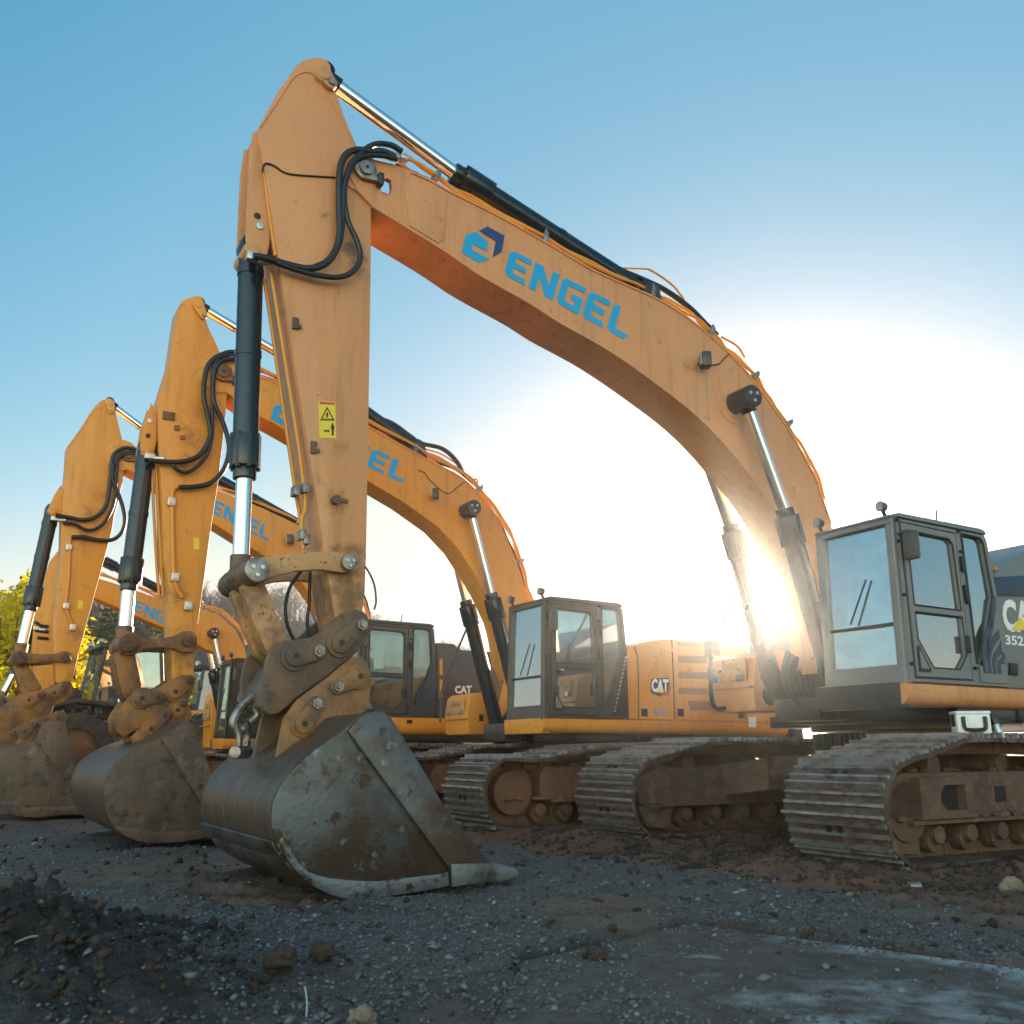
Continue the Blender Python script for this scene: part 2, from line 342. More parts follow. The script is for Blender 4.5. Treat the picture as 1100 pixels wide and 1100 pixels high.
# ---------------------------------------------------------------- measuring helpers (surveyed from the photograph)
def ray(px, py):
    u = (550-py)/FPX
    return ((px-550)/FPX, math.cos(PITCH)-u*math.sin(PITCH), math.sin(PITCH)+u*math.cos(PITCH))
def ground_at(px, py, z=0.0):
    d = ray(px, py); t = (z-EYE)/d[2]
    return (d[0]*t, d[1]*t)
HEAD = math.radians(180+30.7)
U = (math.cos(HEAD), math.sin(HEAD)); W = (-math.sin(HEAD), math.cos(HEAD))
class Frame:
    """upright machine frame: x forward, y to the machine's left, z up"""
    def __init__(s, x, y): s.r = (x, y)
    def P(s, px, py, y):
        d = ray(px, py); t = (s.r[0]*W[0]+s.r[1]*W[1]+y)/(d[0]*W[0]+d[1]*W[1])
        X, Y, Z = d[0]*t, d[1]*t, EYE+d[2]*t
        return ((X-s.r[0])*U[0]+(Y-s.r[1])*U[1], Z)
    def L(s, pts, y): return [s.P(a, b, y) for a, b in pts]
    def V(s, px, py, y):
        x, z = s.P(px, py, y); return (x, y, z)

# ---------------------------------------------------------------- lettering
def flat_poly(mb, pts3):
    vs = [mb.bm.verts.new(p) for p in pts3]
    mb.bm.faces.new(vs)
def letters_from_outlines(name, glyphs, mapper, material, parent, y, thick=0.004):
    """glyph outlines -> thin vinyl cut-outs standing 4 mm proud of the plate they are stuck on"""
    mb = MB()
    for g in glyphs:
        mb.prism([mapper(p) for p in g], y, y+thick)
    return mb.build(name, material, parent, smooth=False)
GL = {
 'E': (0.80, [(.13,0),(.80,0),(.72,.2),(.26,.2),(.26,.40),(.70,.40),(.70,.60),(.26,.60),(.26,.8),(.80,.8),(.80,1),(.16,1),(0,.86),(0,.12)]),
 'N': (0.92, [(0,0),(.26,0),(.26,.58),(.62,0),(.92,0),(.92,1),(.66,1),(.66,.44),(.30,1),(0,1)]),
 'G': (0.86, [(.13,0),(.86,0),(.86,.58),(.44,.58),(.44,.38),(.60,.38),(.60,.2),(.26,.2),(.26,.8),(.86,.8),(.86,1),(.13,1),(0,.88),(0,.12)]),
 'L': (0.76, [(.12,0),(.66,0),(.78,.2),(.26,.2),(.26,1),(.10,1),(0,.9),(0,.12)]),
}
def word_outlines(word, gap=0.13):
    x = 0; res = []
    for ch in word:
        wd, g = GL[ch]; res.append([(x+a, b) for a, b in g]); x += wd+gap
    return res, x-gap
def quad_map(f, quad, wdt, y):
    TL, TR, BR, BL = [np.array(q, float) for q in quad]
    def m(p):
        s, t = p[0]/wdt, p[1]
        q = (BL*(1-s)+BR*s)*(1-t)+(TL*(1-s)+TR*s)*t
        return f.P(q[0], q[1], y)
    return m
def font_text(name, text, f_map, material, parent, y, bold=0.02, thick=0.004):
    """built-in font, mapped onto a machine panel; f_map takes (0..1,0..1) to (x,z)"""
    cu = bpy.data.curves.new("tmp", 'FONT'); cu.body = text; cu.size = 1; cu.offset = bold; cu.resolution_u = 3
    o = bpy.data.objects.new("tmp", cu); COL.objects.link(o)
    dg = bpy.context.evaluated_depsgraph_get(); dg.update()
    me = o.evaluated_get(dg).to_mesh(); V = [v.co.copy() for v in me.vertices]; F = [tuple(p.vertices) for p in me.polygons]
    o.evaluated_get(dg).to_mesh_clear(); bpy.data.objects.remove(o); bpy.data.curves.remove(cu)
    x0 = min(v.x for v in V); x1 = max(v.x for v in V); z0 = min(v.y for v in V); z1 = max(v.y for v in V)
    mb = MB(); vs = []
    for v in V:
        x, z = f_map(((v.x-x0)/(x1-x0), (v.y-z0)/(z1-z0))); vs.append(mb.bm.verts.new((x, y+thick, z)))
    for F_ in F:
        try: mb.bm.faces.new([vs[i] for i in F_])
        except ValueError: pass
    bmesh.ops.recalc_face_normals(mb.bm, faces=mb.bm.faces[:])
    return mb.build(name, material, parent, smooth=False)

def circ(cx, cz, r, n=16): return [(cx+r*math.cos(2*math.pi*k/n), cz+r*math.sin(2*math.pi*k/n)) for k in range(n)]
def capsule(a, b, r, r2=None, n=8):
    """outline of a rounded bar between two points in the side view"""
    r2 = r if r2 is None else r2
    a = np.array(a); b = np.array(b); d = b-a; th = math.atan2(d[1], d[0])
    pts = [(a[0]+r*math.cos(th+math.pi/2+math.pi*k/n), a[1]+r*math.sin(th+math.pi/2+math.pi*k/n)) for k in range(n+1)]
    pts += [(b[0]+r2*math.cos(th-math.pi/2+math.pi*k/n), b[1]+r2*math.sin(th-math.pi/2+math.pi*k/n)) for k in range(n+1)]
    return pts

# ---------------------------------------------------------------- tracks
def resample(path, pitch):
    P = np.array(path+[path[0]], float); d = np.hypot(*(P[1:]-P[:-1]).T); S = np.concatenate([[0], np.cumsum(d)])
    n = int(round(S[-1]/pitch)); t = np.arange(n)*S[-1]/n
    return np.c_[np.interp(t, S, P[:, 0]), np.interp(t, S, P[:, 1])], S[-1]/n
def belt(path, y0, y1, root, shoe_mat, bar_mat, pitch=0.235, bolts=True):
    pts, p = resample(catmull(path, 6, closed=True), pitch)
    n = len(pts); plates = MB(); bars = MB(); chain = MB(); bolt = MB()
    yc, wy = (y0+y1)/2, abs(y1-y0)
    for i in range(n):
        a, b = pts[i], pts[(i+1) % n]; m = (a+b)/2; t = (b-a)/np.linalg.norm(b-a); nr = np.array([t[1], -t[0]])
        ang = math.atan2(t[1], t[0]); rot = Matrix.Rotation(-ang+random.uniform(-.02, .02), 3, 'Y') @ Matrix.Rotation(random.uniform(-.006, .006), 3, 'Z')
        jit = random.uniform(-.012, .012)
        plates.box((m[0]-nr[0]*.02, yc+jit, m[1]-nr[1]*.02), (p*0.97, wy, 0.035), rot=rot)
        for k, (off, hh) in enumerate(((-.42, .050), (-.05, .030), (.30, .030))):
            c = m + t*off*p + nr*(hh/2-.005)
            q = []
            for (tt, hn, yy) in ((-.02, -.5, 0), (.02, -.5, 0), (.010, .5, 0), (-.010, .5, 0)):
                q.append((c[0]+t[0]*tt+nr[0]*hn*hh, c[1]+t[1]*tt+nr[1]*hn*hh))
            bars.prism(q, y0+.008+jit, y1-.008+jit)
        for s in (-1, 1):
            c = m - nr*.085
            chain.box((c[0], yc+s*.10, c[1]), (p*.96, .05, .10), rot=rot)
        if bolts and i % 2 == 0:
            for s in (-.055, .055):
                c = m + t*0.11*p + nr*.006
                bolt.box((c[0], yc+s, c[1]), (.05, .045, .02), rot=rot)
    o = plates.build("track_belt", shoe_mat, root, smooth=False)
    bars.build("grousers", bar_mat, o, smooth=False); chain.build("track_chain", M['rustmud'], o, smooth=False)
    if bolts: bolt.build("bolts", M['dark'], o, smooth=False)  # dark blocks painting in the shaded bolt holes
    return o
def generic_path(hl, zt, sag=0.05, low=0.0):
    """idler in front (x=+hl), sprocket behind"""
    return [(hl-.62, low), (hl-.40, low+.01), (hl-.16, low+.10), (hl-.02, low+.28), (hl, low+.48), (hl-.07, low+.68), (hl-.26, low+.83),
            (hl-.55, low+.87), (hl-.95, zt-.10-sag), (hl-1.5, zt-.02), (.3, zt), (-.5, zt-.03), (-1.2, zt), (-hl+.75, zt), (-hl+.35, zt-.05), (-hl+.08, low+.70),
            (-hl, low+.48), (-hl+.04, low+.27), (-hl+.2, low+.09), (-hl+.5, low), (-1.2, low), (0, low), (1.2, low)]
def undercarriage(root, hl, gauge, shoe, path, frame_mat, shoe_mat, bar_mat, near_detail=None, deck_z=1.0, mud=None, open_front=False):
    """two track assemblies joined by the car body"""
    for s in (1, -1):
        yc = s*gauge/2
        b = belt(path, yc-shoe/2, yc+shoe/2, root, shoe_mat, bar_mat, bolts=True)
        # side frame
        y0, y1 = sorted((yc-s*.33, yc+s*.30))
        fr = MB()
        xf_ = hl-.85 if open_front else hl-.18
        fr.prism([(xf_, .36), (xf_+.02 if open_front else hl-.10, .62), (xf_-.05 if open_front else hl-.45, .74), (-hl+.6, .74), (-hl+.35, .62), (-hl+.35, .36)], y0, y1, 0.03)
        if not open_front: fr.prism([(hl-.62, .10), (hl-.28, .13), (hl-.17, .35), (hl-.62, .35)], y0+.03, y1-.03, 0.02)
        fr.box((-.2 if open_front else 0, yc, .355), (2*hl-(1.5 if open_front else .9), y1-y0+.10, .03))
        o = fr.build("track_frame", frame_mat, root)
        # a raised towing block with its slot and a dark patch painted in for the lightening hole
        tb = MB(); yo = yc+s*.30; ya, yb = sorted((yo, yo+s*.09))
        tx = hl-(1.75 if open_front else .95)
        slot = [(tx-.16, .44), (tx+.10, .44), (tx+.17, .50), (tx+.17, .58), (tx+.10, .64), (tx-.16, .64)]
        tb.plate([(tx-.26, .38), (tx+.42, .38), (tx+.42, .70), (tx-.26, .70)], [slot], ya, yb)
        tb.build("towing_block", frame_mat, o, smooth=False)
        # clay that has dried on the ledges
        cm = MB(); rr = random.Random(int(hl*100)+s)
        for k in range(110):
            top = k % 3 == 0; x = rr.uniform(-hl+.7, hl-.35); r = rr.uniform(.012, .05)
            y = yc+s*(.30+.05*rr.random()) if not top else yc+s*rr.uniform(-.1, .28)
            g_ = bmesh.ops.create_icosphere(cm.bm, subdivisions=1, radius=r)
            for v_ in g_['verts']: v_.co = Vector((v_.co.x*1.5*rr.uniform(.7, 1.3), v_.co.y*rr.uniform(.7, 1.2), v_.co.z*rr.uniform(.5, .9)))+Vector((x, y, (.745 if top else .378)+r*.2))
        kind(cm.build("caked_mud", frame_mat, o, smooth=False), "stuff")
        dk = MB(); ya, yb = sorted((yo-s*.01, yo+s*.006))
        dk.prism(slot, ya, yb); dk.build("opening_shade_patch", M['dark'], o, smooth=False)  # dark sheet painted in for the shade behind the slot
        dk = MB(); dk.box((hl-(2.4 if open_front else 1.72), (ya+yb)/2, .55), (.15, .016, .13)); dk.build("opening_shade_patch", M['dark'], o, smooth=False)
        # rollers below and above, idler in front, sprocket behind
        nb = 11
        for k in range(nb):
            x = hl-.85-k*(2*hl-1.6)/(nb-1); ro = MB()
            ro.cyl((x, yc-.24, .20), (x, yc+.24, .20), .095, n=20, bevel=.02); ro.cyl((x, yc-.30, .25), (x, yc+.30, .25), .075, n=16, bevel=.02)
            ro.cyl((x, yc-.09, .20), (x, yc+.09, .20), .13, n=20); ro.build("track_roller", frame_mat, o)
        for x in (hl-.95, hl-1.9, -.9):
            cr = MB(); cr.cyl((x, yc-.24, .80), (x, yc+.24, .80), .085, n=20, bevel=.02); cr.box((x-.04, yc, .72), (.10, .16, .12)); cr.build("carrier_roller", frame_mat, o)
        idl = MB(); idl.cyl((hl-.47, yc-.16, .45), (hl-.47, yc+.16, .45), .36, n=32, bevel=.03); idl.cyl((hl-.47, yc-.30, .45), (hl-.47, yc+.30, .45), .25, n=28, bevel=.03)
        idl.build("idler_wheel", frame_mat, o)
        sp = MB(); c = (-hl+.47, .47)
        teeth = []
        for k in range(44):
            a = 2*math.pi*k/44; rr = .40 if k % 4 < 2 else .33
            teeth.append((c[0]+rr*math.cos(a), c[1]+rr*math.sin(a)))
        sp.prism(teeth, yc-.05, yc+.05); sp.cyl((c[0], yc-.26, c[1]), (c[0], yc+.28, c[1]), .26, n=28, bevel=.03)
        sp.build("drive_sprocket", frame_mat, o)
    cb = MB(); g = gauge/2-.2
    cb.prism([(1.15, .50), (1.3, .66), (1.15, .86), (-1.15, .86), (-1.3, .66), (-1.15, .50)], -.95, .95, .04)
    for sx in (1, -1):
        cb.grid_faces([(sx*.55, -.8, .50), (sx*1.3, -.8, .50), (sx*1.3, -.8, .84), (sx*.55, -.8, .86), (sx*1.0, -g-.1, .40), (sx*1.75, -g-.1, .40), (sx*1.75, -g-.1, .72), (sx*1.0, -g-.1, .74)],
                      [(0, 1, 5, 4), (1, 2, 6, 5), (2, 3, 7, 6), (3, 0, 4, 7), (4, 5, 6, 7), (3, 2, 1, 0)])
        cb.grid_faces([(sx*.55, .8, .50), (sx*1.3, .8, .50), (sx*1.3, .8, .84), (sx*.55, .8, .86), (sx*1.0, g+.1, .40), (sx*1.75, g+.1, .40), (sx*1.75, g+.1, .72), (sx*1.0, g+.1, .74)],
                      [(0, 4, 5, 1), (1, 5, 6, 2), (2, 6, 7, 3), (3, 7, 4, 0), (4, 7, 6, 5), (0, 1, 2, 3)])
    bmesh.ops.recalc_face_normals(cb.bm, faces=cb.bm.faces[:])
    cb.build("car_body", frame_mat, root)
    rg = MB(); rg.cyl((0, 0, .84), (0, 0, deck_z-.12), .92, n=56); rg.cyl((0, 0, deck_z-.10), (0, 0, deck_z), .98, n=56, bevel=.01)
    rg.cyl((0, 0, .86), (0, 0, .90), 1.0, n=56)
    for k in range(90):
        a = 2*math.pi*k/90
        rg.box((.95*math.cos(a), .95*math.sin(a), (.9+deck_z-.12)/2), (.035, .035, deck_z-.12-.92), rot=Matrix.Rotation(a, 3, 'Z'))
    rg.build("slew_ring", M['black'], root, smooth=False)

# ---------------------------------------------------------------- cab
def cab(root, x0, length, y0, y1, z0, z1, paint, style, glass, lean=0.10):
    """operator cab; x0 is its front, y1 its left (door) side; parts hang on the machine"""
    Ht = z1-z0
    def S(s, h): return (x0-length*s-(lean*h if s < .02 else 0)*0, z0+Ht*h)
    def SS(l): return [S(a, b) for a, b in l]
    wdt = y1-y0
    mb = MB()
    # side walls: left has a door opening and rear window, right one big window
    outer = SS([(.0, 0), (1, 0), (1, .60), (.965, .93), (.93, .975), (.05, .985), (.02, .96)])
    door_o = [(.075, .025), (.62, .025), (.62, .935), (.075, .945)]
    rear_w = [(.69, .94), (.885, .935), (.915, .905), (.945, .56), (.74, .13), (.69, .13)]
    mb.plate(outer, [SS(door_o), SS(rear_w)], y1-.06, y1)
    mb.plate(outer, [SS([(.09, .40), (.09, .92), (.90, .91), (.93, .55), (.90, .40)])], y0, y0+.05)
    # front frame (posts and rails) and back wall
    for ya in (y0+.035, y1-.05):
        mb.prism(SS([(-.012, .0), (.035, .0), (.055, .97), (.01, .97)]), ya-.035, ya+.05, .015)
    mb.prism(SS([(-.02, -.02), (.05, -.02), (.05, .10), (-.012, .10)]), y0, y1-.002, .02)
    mb.prism(SS([(.0, .93), (.10, .93), (.10, .985), (.02, .985)]), y0+.01, y1-.01, .015)
    mb.prism(SS([(.955, 0), (.998, 0), (.998, .58), (.955, .58)]), y0+.05, y1-.062)
    mb.prism(SS([(.93, .88), (.968, .88), (.945, .965), (.91, .965)]), y0+.05, y1-.062)
    mb.prism(SS([(.0, -.03), (1, -.03), (1, .03), (.0, .03)]), y0+.03, y1-.064)
    body = mb.build("cab_shell", paint, root, smooth=False)
    rf = MB()
    rf.prism(SS([(.00, .965), (.97, .962), (.95, .99), (.90, 1.0), (.08, 1.0), (.02, .985)]), y0-.01, y1+.012, .018)
    rf.build("cab_roof", paint, root)
    # seams / gasket strips round the openings
    gs = MB()
    def strip(loop, y, r=.009):
        L = [(p[0], y, p[1]) for p in SS(loop)]; L.append(L[0]); gs.tube(L, r, n=6, smooth=1)
    strip(door_o, y1+.002); strip(rear_w, y1+.004, .012)
    strip([(.05, .97), (.93, .965), (.93, .967), (.05, .972)], y1+.004)
    # door
    up = [(.125, .445), (.125, .865), (.155, .895), (.54, .888), (.575, .86), (.585, .445)]
    if style == 'louver':
        lo = [(.125, .405), (.125, .245), (.245, .085), (.50, .085), (.585, .17), (.585, .405)]
    else:
        lo = [(.13, .40), (.13, .16), (.22, .085), (.585, .085), (.585, .40)]
    dm = MB(); dm.plate(SS([(.082, .032), (.612, .032), (.612, .928), (.082, .938)]), [SS(up), SS(lo)], y1-.045, y1+.014)
    door = dm.build("door", paint, root, smooth=False)
    strip(up, y1+.012, .010); strip(lo, y1+.012, .008)
    pn = MB(); pn.prism(SS([(.12, .44), (.12, .87), (.155, .90), (.54, .893), (.58, .865), (.59, .44)]), y1-.02, y1-.014)
    pn.prism(SS([(.12, .41), (.12, .24), (.24, .08), (.505, .08), (.59, .165), (.59, .41)] if style == 'louver' else [(.12, .41), (.12, .15), (.22, .08), (.59, .08), (.59, .41)]), y1-.02, y1-.014)
    pn.build("door_glass", glass, door, smooth=False)
    hd = MB(); c = S(.585, .24); hd.box((c[0], y1+.035, c[1]), (.045, .04, .16), .012); hd.build("door_handle", M['ink'], door)
    hd = MB(); hd.prism(SS([(.10, .055), (.10, .20), (.125, .21), (.215, .075), (.21, .055)]), y1+.012, y1+.020); hd.build("step_recess", M['ink'], door)
    st = MB(); st.prism(SS([(.118, .075), (.118, .175), (.13, .175), (.195, .075)]), y1+.020, y1+.024); st.build("step_plate", M['grey'], door, smooth=False)
    for h in (.56, .74): hg = MB(); c = S(.655, h); hg.box((c[0], y1+.015, c[1]), (.05, .03, .15), .01); hg.build("door_hinge", M['ink'], body)
    for q in ((.655, .10), (.655, .50), (.655, .82), (.655, .95), (.045, .10), (.045, .5), (.045, .82), (.045, .95)):
        hg = MB(); c = S(*q); hg.cyl((c[0], y1, c[1]), (c[0], y1+.03, c[1]), .015, n=10); hg.build("rubber_stop", M['ink'], body)
    gs.build("window_gasket", M['ink'], body)
    # panes
    g = MB(); g.prism(SS([(.68, .95), (.89, .945), (.925, .905), (.955, .56), (.745, .12), (.68, .12)]), y1-.03, y1-.024)
    g.build("rear_side_window", glass, root, smooth=False)
    g = MB(); g.prism(SS([(.08, .39), (.08, .93), (.91, .92), (.94, .55), (.91, .39)]), y0+.02, y0+.026); g.build("right_side_window", glass, root, smooth=False)
    g = MB(); g.prism(SS([(.016, .09), (.020, .09), (.046, .94), (.042, .94)]), y0+.06, y1-.09); ws = g.build("windshield", glass, root, smooth=False)
    g = MB(); g.prism(SS([(.012, .325), (.03, .325), (.031, .345), (.013, .345)]), y0+.06, y1-.09); g.build("windshield_rail", M['ink'], ws, smooth=False)
    g = MB(); a = S(.0, .36); b = S(.02, .62); g.tube([(a[0]+.02, y0+.40*wdt, a[1]), (b[0]+.02, y0+.62*wdt, b[1])], .009, n=6, smooth=1); g.build("wiper", M['ink'], ws)
    g = MB(); g.prism(SS([(.965, .57), (.97, .57), (.945, .90), (.94, .90)]), y0+.05, y1-.06); g.build("rear_window", glass, root, smooth=False)
    # quarter panel below the slanted window edge
    q = MB()
    if style == 'louver':
        q.prism(SS([(.985, .57), (.985, .02), (.70, .02), (.70, .115), (.745, .115)]), y1+.002, y1+.016)
        qp = q.build("quarter_panel", paint, root, smooth=False)
        gr = MB()
        for k in range(4):
            a0, a1 = .735+.052*k, .765+.052*k
            pts = catmull([(a0, .075), (a0, .17-.01*k), (a0+.03, .27-.035*k), (a0+.075+.02, .36-.055*k), (min(a0+.16, .955), .42-.07*k)], 4)
            pt2 = catmull([(a1, .075), (a1, .16-.01*k), (a1+.03, .245-.035*k), (a1+.075, .32-.06*k), (min(a1+.13, .955), .37-.075*k)], 4)
            gr.prism(SS(pts+list(reversed(pt2))), y1+.014, y1+.022)
        gr.prism(SS([(.925, .545), (.955, .56), (.955, .50), (.80, .17), (.775, .15)]), y1+.014, y1+.022)
        gr.build("louver", M['navy_panel'], qp, smooth=False)
    else:
        q.prism(SS([(.985, .57), (.985, .02), (.79, .02), (.965, .56)]), y1+.002, y1+.016)
        qp = q.build("quarter_panel", M['ink'], root, smooth=False)
        gr = MB()
        for k in range(14):
            t = k/13; s0 = .80+.16*t; h0 = .05+.46*t
            gr.prism(SS([(s0, h0), (s0+.022, h0+.01), (s0+.024, h0+.028), (s0+.002, h0+.018)]), y1+.014, y1+.03)
        gr.build("grille", M['zinc'], qp, smooth=False)
    # seat, consoles and headrest inside
    s = MB(); ym = (y0+y1)/2; cx = x0-length*.62
    s.box((cx, ym, z0+.52), (.50, .52, .14), .05); s.box((cx-.27, ym, z0+.92), (.14, .50, .75), .06); s.box((cx-.27, ym, z0+1.36), (.10, .28, .18), .04)
    s.box((cx, ym, z0+.28), (.36, .36, .36), .02)
    s.build("operator_seat", M['seat'], root)
    s = MB()
    for k in (-1, 1):
        s.box((cx+.12, ym+k*.35, z0+.64), (.60, .12, .16), .03); s.tube([(cx+.36, ym+k*.35, z0+.70), (cx+.37, ym+k*.35, z0+.86)], .022, smooth=1); s.box((cx+.37, ym+k*.35, z0+.90), (.06, .06, .11), .02)
    s.box((x0-.14, y0+.16, z0+1.12), (.05, .20, .26), .02)
    s.build("control_console", M['seat'], root)
    # mirror and roof lamps
    mr = MB(); c = S(.06, .80); mr.box((c[0]+.02, y1+.13, c[1]-.03), (.06, .15, .26), .03)
    mr.tube([(c[0], y1, c[1]+.10), (c[0]+.02, y1+.12, c[1]+.10), (c[0]+.02, y1+.15, c[1])], .016, smooth=2)
    mr.build("mirror", M['charcoal'], root)
    for yy in (y1-.10, y0+.05):
        lm = MB(); c = S(.02, 1.0)
        lm.tube([(c[0]-.04, yy, c[1]-.03), (c[0], yy, c[1]+.04)], .018, smooth=1, n=8)
        lm.cyl((c[0]-.03, yy, c[1]+.065), (c[0]+.03, yy, c[1]+.065), .042, .050, n=20)
        l = lm.build("work_lamp", M['charcoal'], root)
        le = MB(); le.cyl((c[0]+.025, yy, c[1]+.065), (c[0]+.036, yy, c[1]+.065), .040, n=20); le.build("lamp_lens", M['lampglass'], l)
    an = MB(); c = S(.55, 1.0); an.tube([(c[0], y1-.10, c[1]-.02), (c[0]-.02, y1-.10, c[1]+.14)], .008, n=6, smooth=1); an.build("antenna", M['ink'], root)

# ---------------------------------------------------------------- upper body
def upper_body(root, xc, xr, yo, zb, zr, ztop, body, rail, profile=None, right_front=1.0, right_h=1.0):
    """revolving frame, skirts, engine house and counterweight. xc = cab rear, xr = tail, zr/zb = skirt top/bottom"""
    xf = right_front
    d = MB(); d.box(((xf-.9+xr+.5)/2, 0, zb+.03), (xf-.9-xr-.5, 2*yo-.16, .14), .02); d.box((xf-.45, (yo-.5)/2, zb+.03), (.9, yo+.3, .138), .02)
    for s_ in (-.36, .29): d.prism([(xf+.12, zb), (xf+.12, zr-.02), (xf-.25, zr+.42), (xf-.6, zr+.58), (xf-1.1, zr+.62), (xf-1.1, zb)], s_, s_+.07, .01)
    d.box((xf-.3, 0, zb+.10), (1.3, .6, .22), .02)
    d.build("revolving_frame", M['black'], root)
    prof = profile or [(xc, zr+.004), (xc, ztop-.32), (xc-.35, ztop-.05), (xc-.6, ztop), (xr+.75, ztop-.05), (xr+.55, ztop-.12), (xr+.5, zr+.004)]
    b = MB(); b.prism(prof, -.1, yo-.02, .035, 3); zc = max(p[1] for p in prof); b.prism([(p[0], zr+(p[1]-zr)*min(1, right_h)) for p in prof], -yo+.02, -.1, .035, 3)
    o = b.build("engine_house", body, root)
    cw = MB()
    arc = [(xr+.5, -yo+.03), (xr+.3, -yo+.03)] + [(xr+.62-.62*math.cos(t), (yo-.03)*math.sin(t)) for t in np.linspace(-1.25, 1.25, 13)] + [(xr+.3, yo-.03), (xr+.5, yo-.03)]
    zt = ztop-.20
    va = [cw.bm.verts.new((x, y, zb-.05)) for x, y in arc]; vb = [cw.bm.verts.new((x, y, zt)) for x, y in arc]
    fs = [cw.bm.faces.new(va), cw.bm.faces.new(list(reversed(vb)))]
    for i in range(len(arc)):
        j = (i+1) % len(arc); fs.append(cw.bm.faces.new((va[j], va[i], vb[i], vb[j])))
    bmesh.ops.recalc_face_normals(cw.bm, faces=fs); cw._bev({e for f_ in fs for e in f_.edges}, .05, 3)
    cw.build("counterweight", M['charcoal'], root)
    return o
def skirt(root, x0, x1, y, zb, zt, material, inner=.30):
    r = MB(); h = zt-zb
    # rounded lower lip, seen in section across the machine
    sec = [(0, h), (-.012, h*.98), (-.0, h*.45), (-.03, h*.16), (-.09, 0), (-inner, 0), (-inner, h)]
    va = [r.bm.verts.new((x0, y+a, zb+b)) for a, b in sec]; vb = [r.bm.verts.new((x1, y+a, zb+b)) for a, b in sec]
    fs = [r.bm.faces.new(va), r.bm.faces.new(list(reversed(vb)))]
    for i in range(len(sec)):
        j = (i+1) % len(sec); fs.append(r.bm.faces.new((va[i], va[j], vb[j], vb[i])))
    bmesh.ops.recalc_face_normals(r.bm, faces=fs)
    return r.build("side_skirt", material, root, angle=50)

# ---------------------------------------------------------------- cylinders, hoses, pins
def cylinder(root, name, eye_b, mid, eye_r, rb, rr, collar=1.2, axis_pin=.12, eye_k=1.7, eye_mat=None):
    """hydraulic ram: barrel from eye_b to mid, rod from mid to eye_r"""
    eb, md, er = Vector(eye_b), Vector(mid), Vector(eye_r); ax = (md-eb).normalized()
    b = MB(); b.cyl(eb, md, rb, n=28); b.cyl(md-ax*rb*2.6, md, rb*collar, n=28, bevel=.012); b.cyl(md-ax*.02, md+ax*rb*.9, rb*.9, n=24, bevel=.008)
    L = (md-eb).length
    b.cyl(eb+ax*L*.48, eb+ax*(L*.48+.05), rb*1.06, n=28); b.cyl(eb+ax*.18, eb+ax*.24, rb*1.07, n=28)
    b.cyl(eb+Vector((0, -axis_pin, 0)), eb+Vector((0, axis_pin, 0)), rb*1.05, n=24, bevel=.01)
    side = ax.cross(Vector((0, 1, 0))).normalized()
    for k in range(8):
        a = 2*math.pi*k/8; dv = side*math.cos(a)+Vector((0, 1, 0)).cross(side)*0+ax.cross(side)*math.sin(a)
        b.cyl(md-ax*rb*2.75+dv*rb*1.02, md+ax*.012+dv*rb*1.02, .022, n=6)
    o = b.build(name, M['barrel'], root)
    r = MB(); r.cyl(md, er, rr, n=28); r.build("piston_rod", M['chrome'], o)
    e = MB(); dr = (er-md).normalized(); e.cyl(er-dr*rr*2.4, er, rr*1.25, n=20, bevel=.01); e.cyl(er+Vector((0, -axis_pin, 0)), er+Vector((0, axis_pin, 0)), rr*eye_k, n=24, bevel=.01)
    e.build("rod_eye", eye_mat or M['barrel'], o)
    return o
def hose(root, f, pts, y, r, name="hose", mat_=None, n=8):
    P = [f.V(p[0], p[1], p[2] if len(p) > 2 else y) for p in pts]
    return MB().tube(P, r, n=n, smooth=6).build(name, mat_ or M['rubber'], root, angle=60)
def pin_cap(root, c, y0, y1, r, material=None, bolts=3, name="pin", parent=None):
    m = MB(); m.cyl((c[0], y0, c[1]), (c[0], y1, c[1]), r, n=28, bevel=min(.012, r*.2))
    o = m.build(name, material or M['steel'], parent or root)
    if bolts:
        b = MB()
        for k in range(bolts):
            a = 2*math.pi*k/bolts+.5; x, z = c[0]+r*.42*math.cos(a), c[1]+r*.42*math.sin(a)
            s = 1 if y1 > y0 else -1
            b.cyl((x, y1-s*.01, z), (x, y1+s*.016, z), r*.17, n=8)
        b.build("bolt_head", M['rustcap'] if material is M['rustcap'] else M['zinc'], o)
    return o

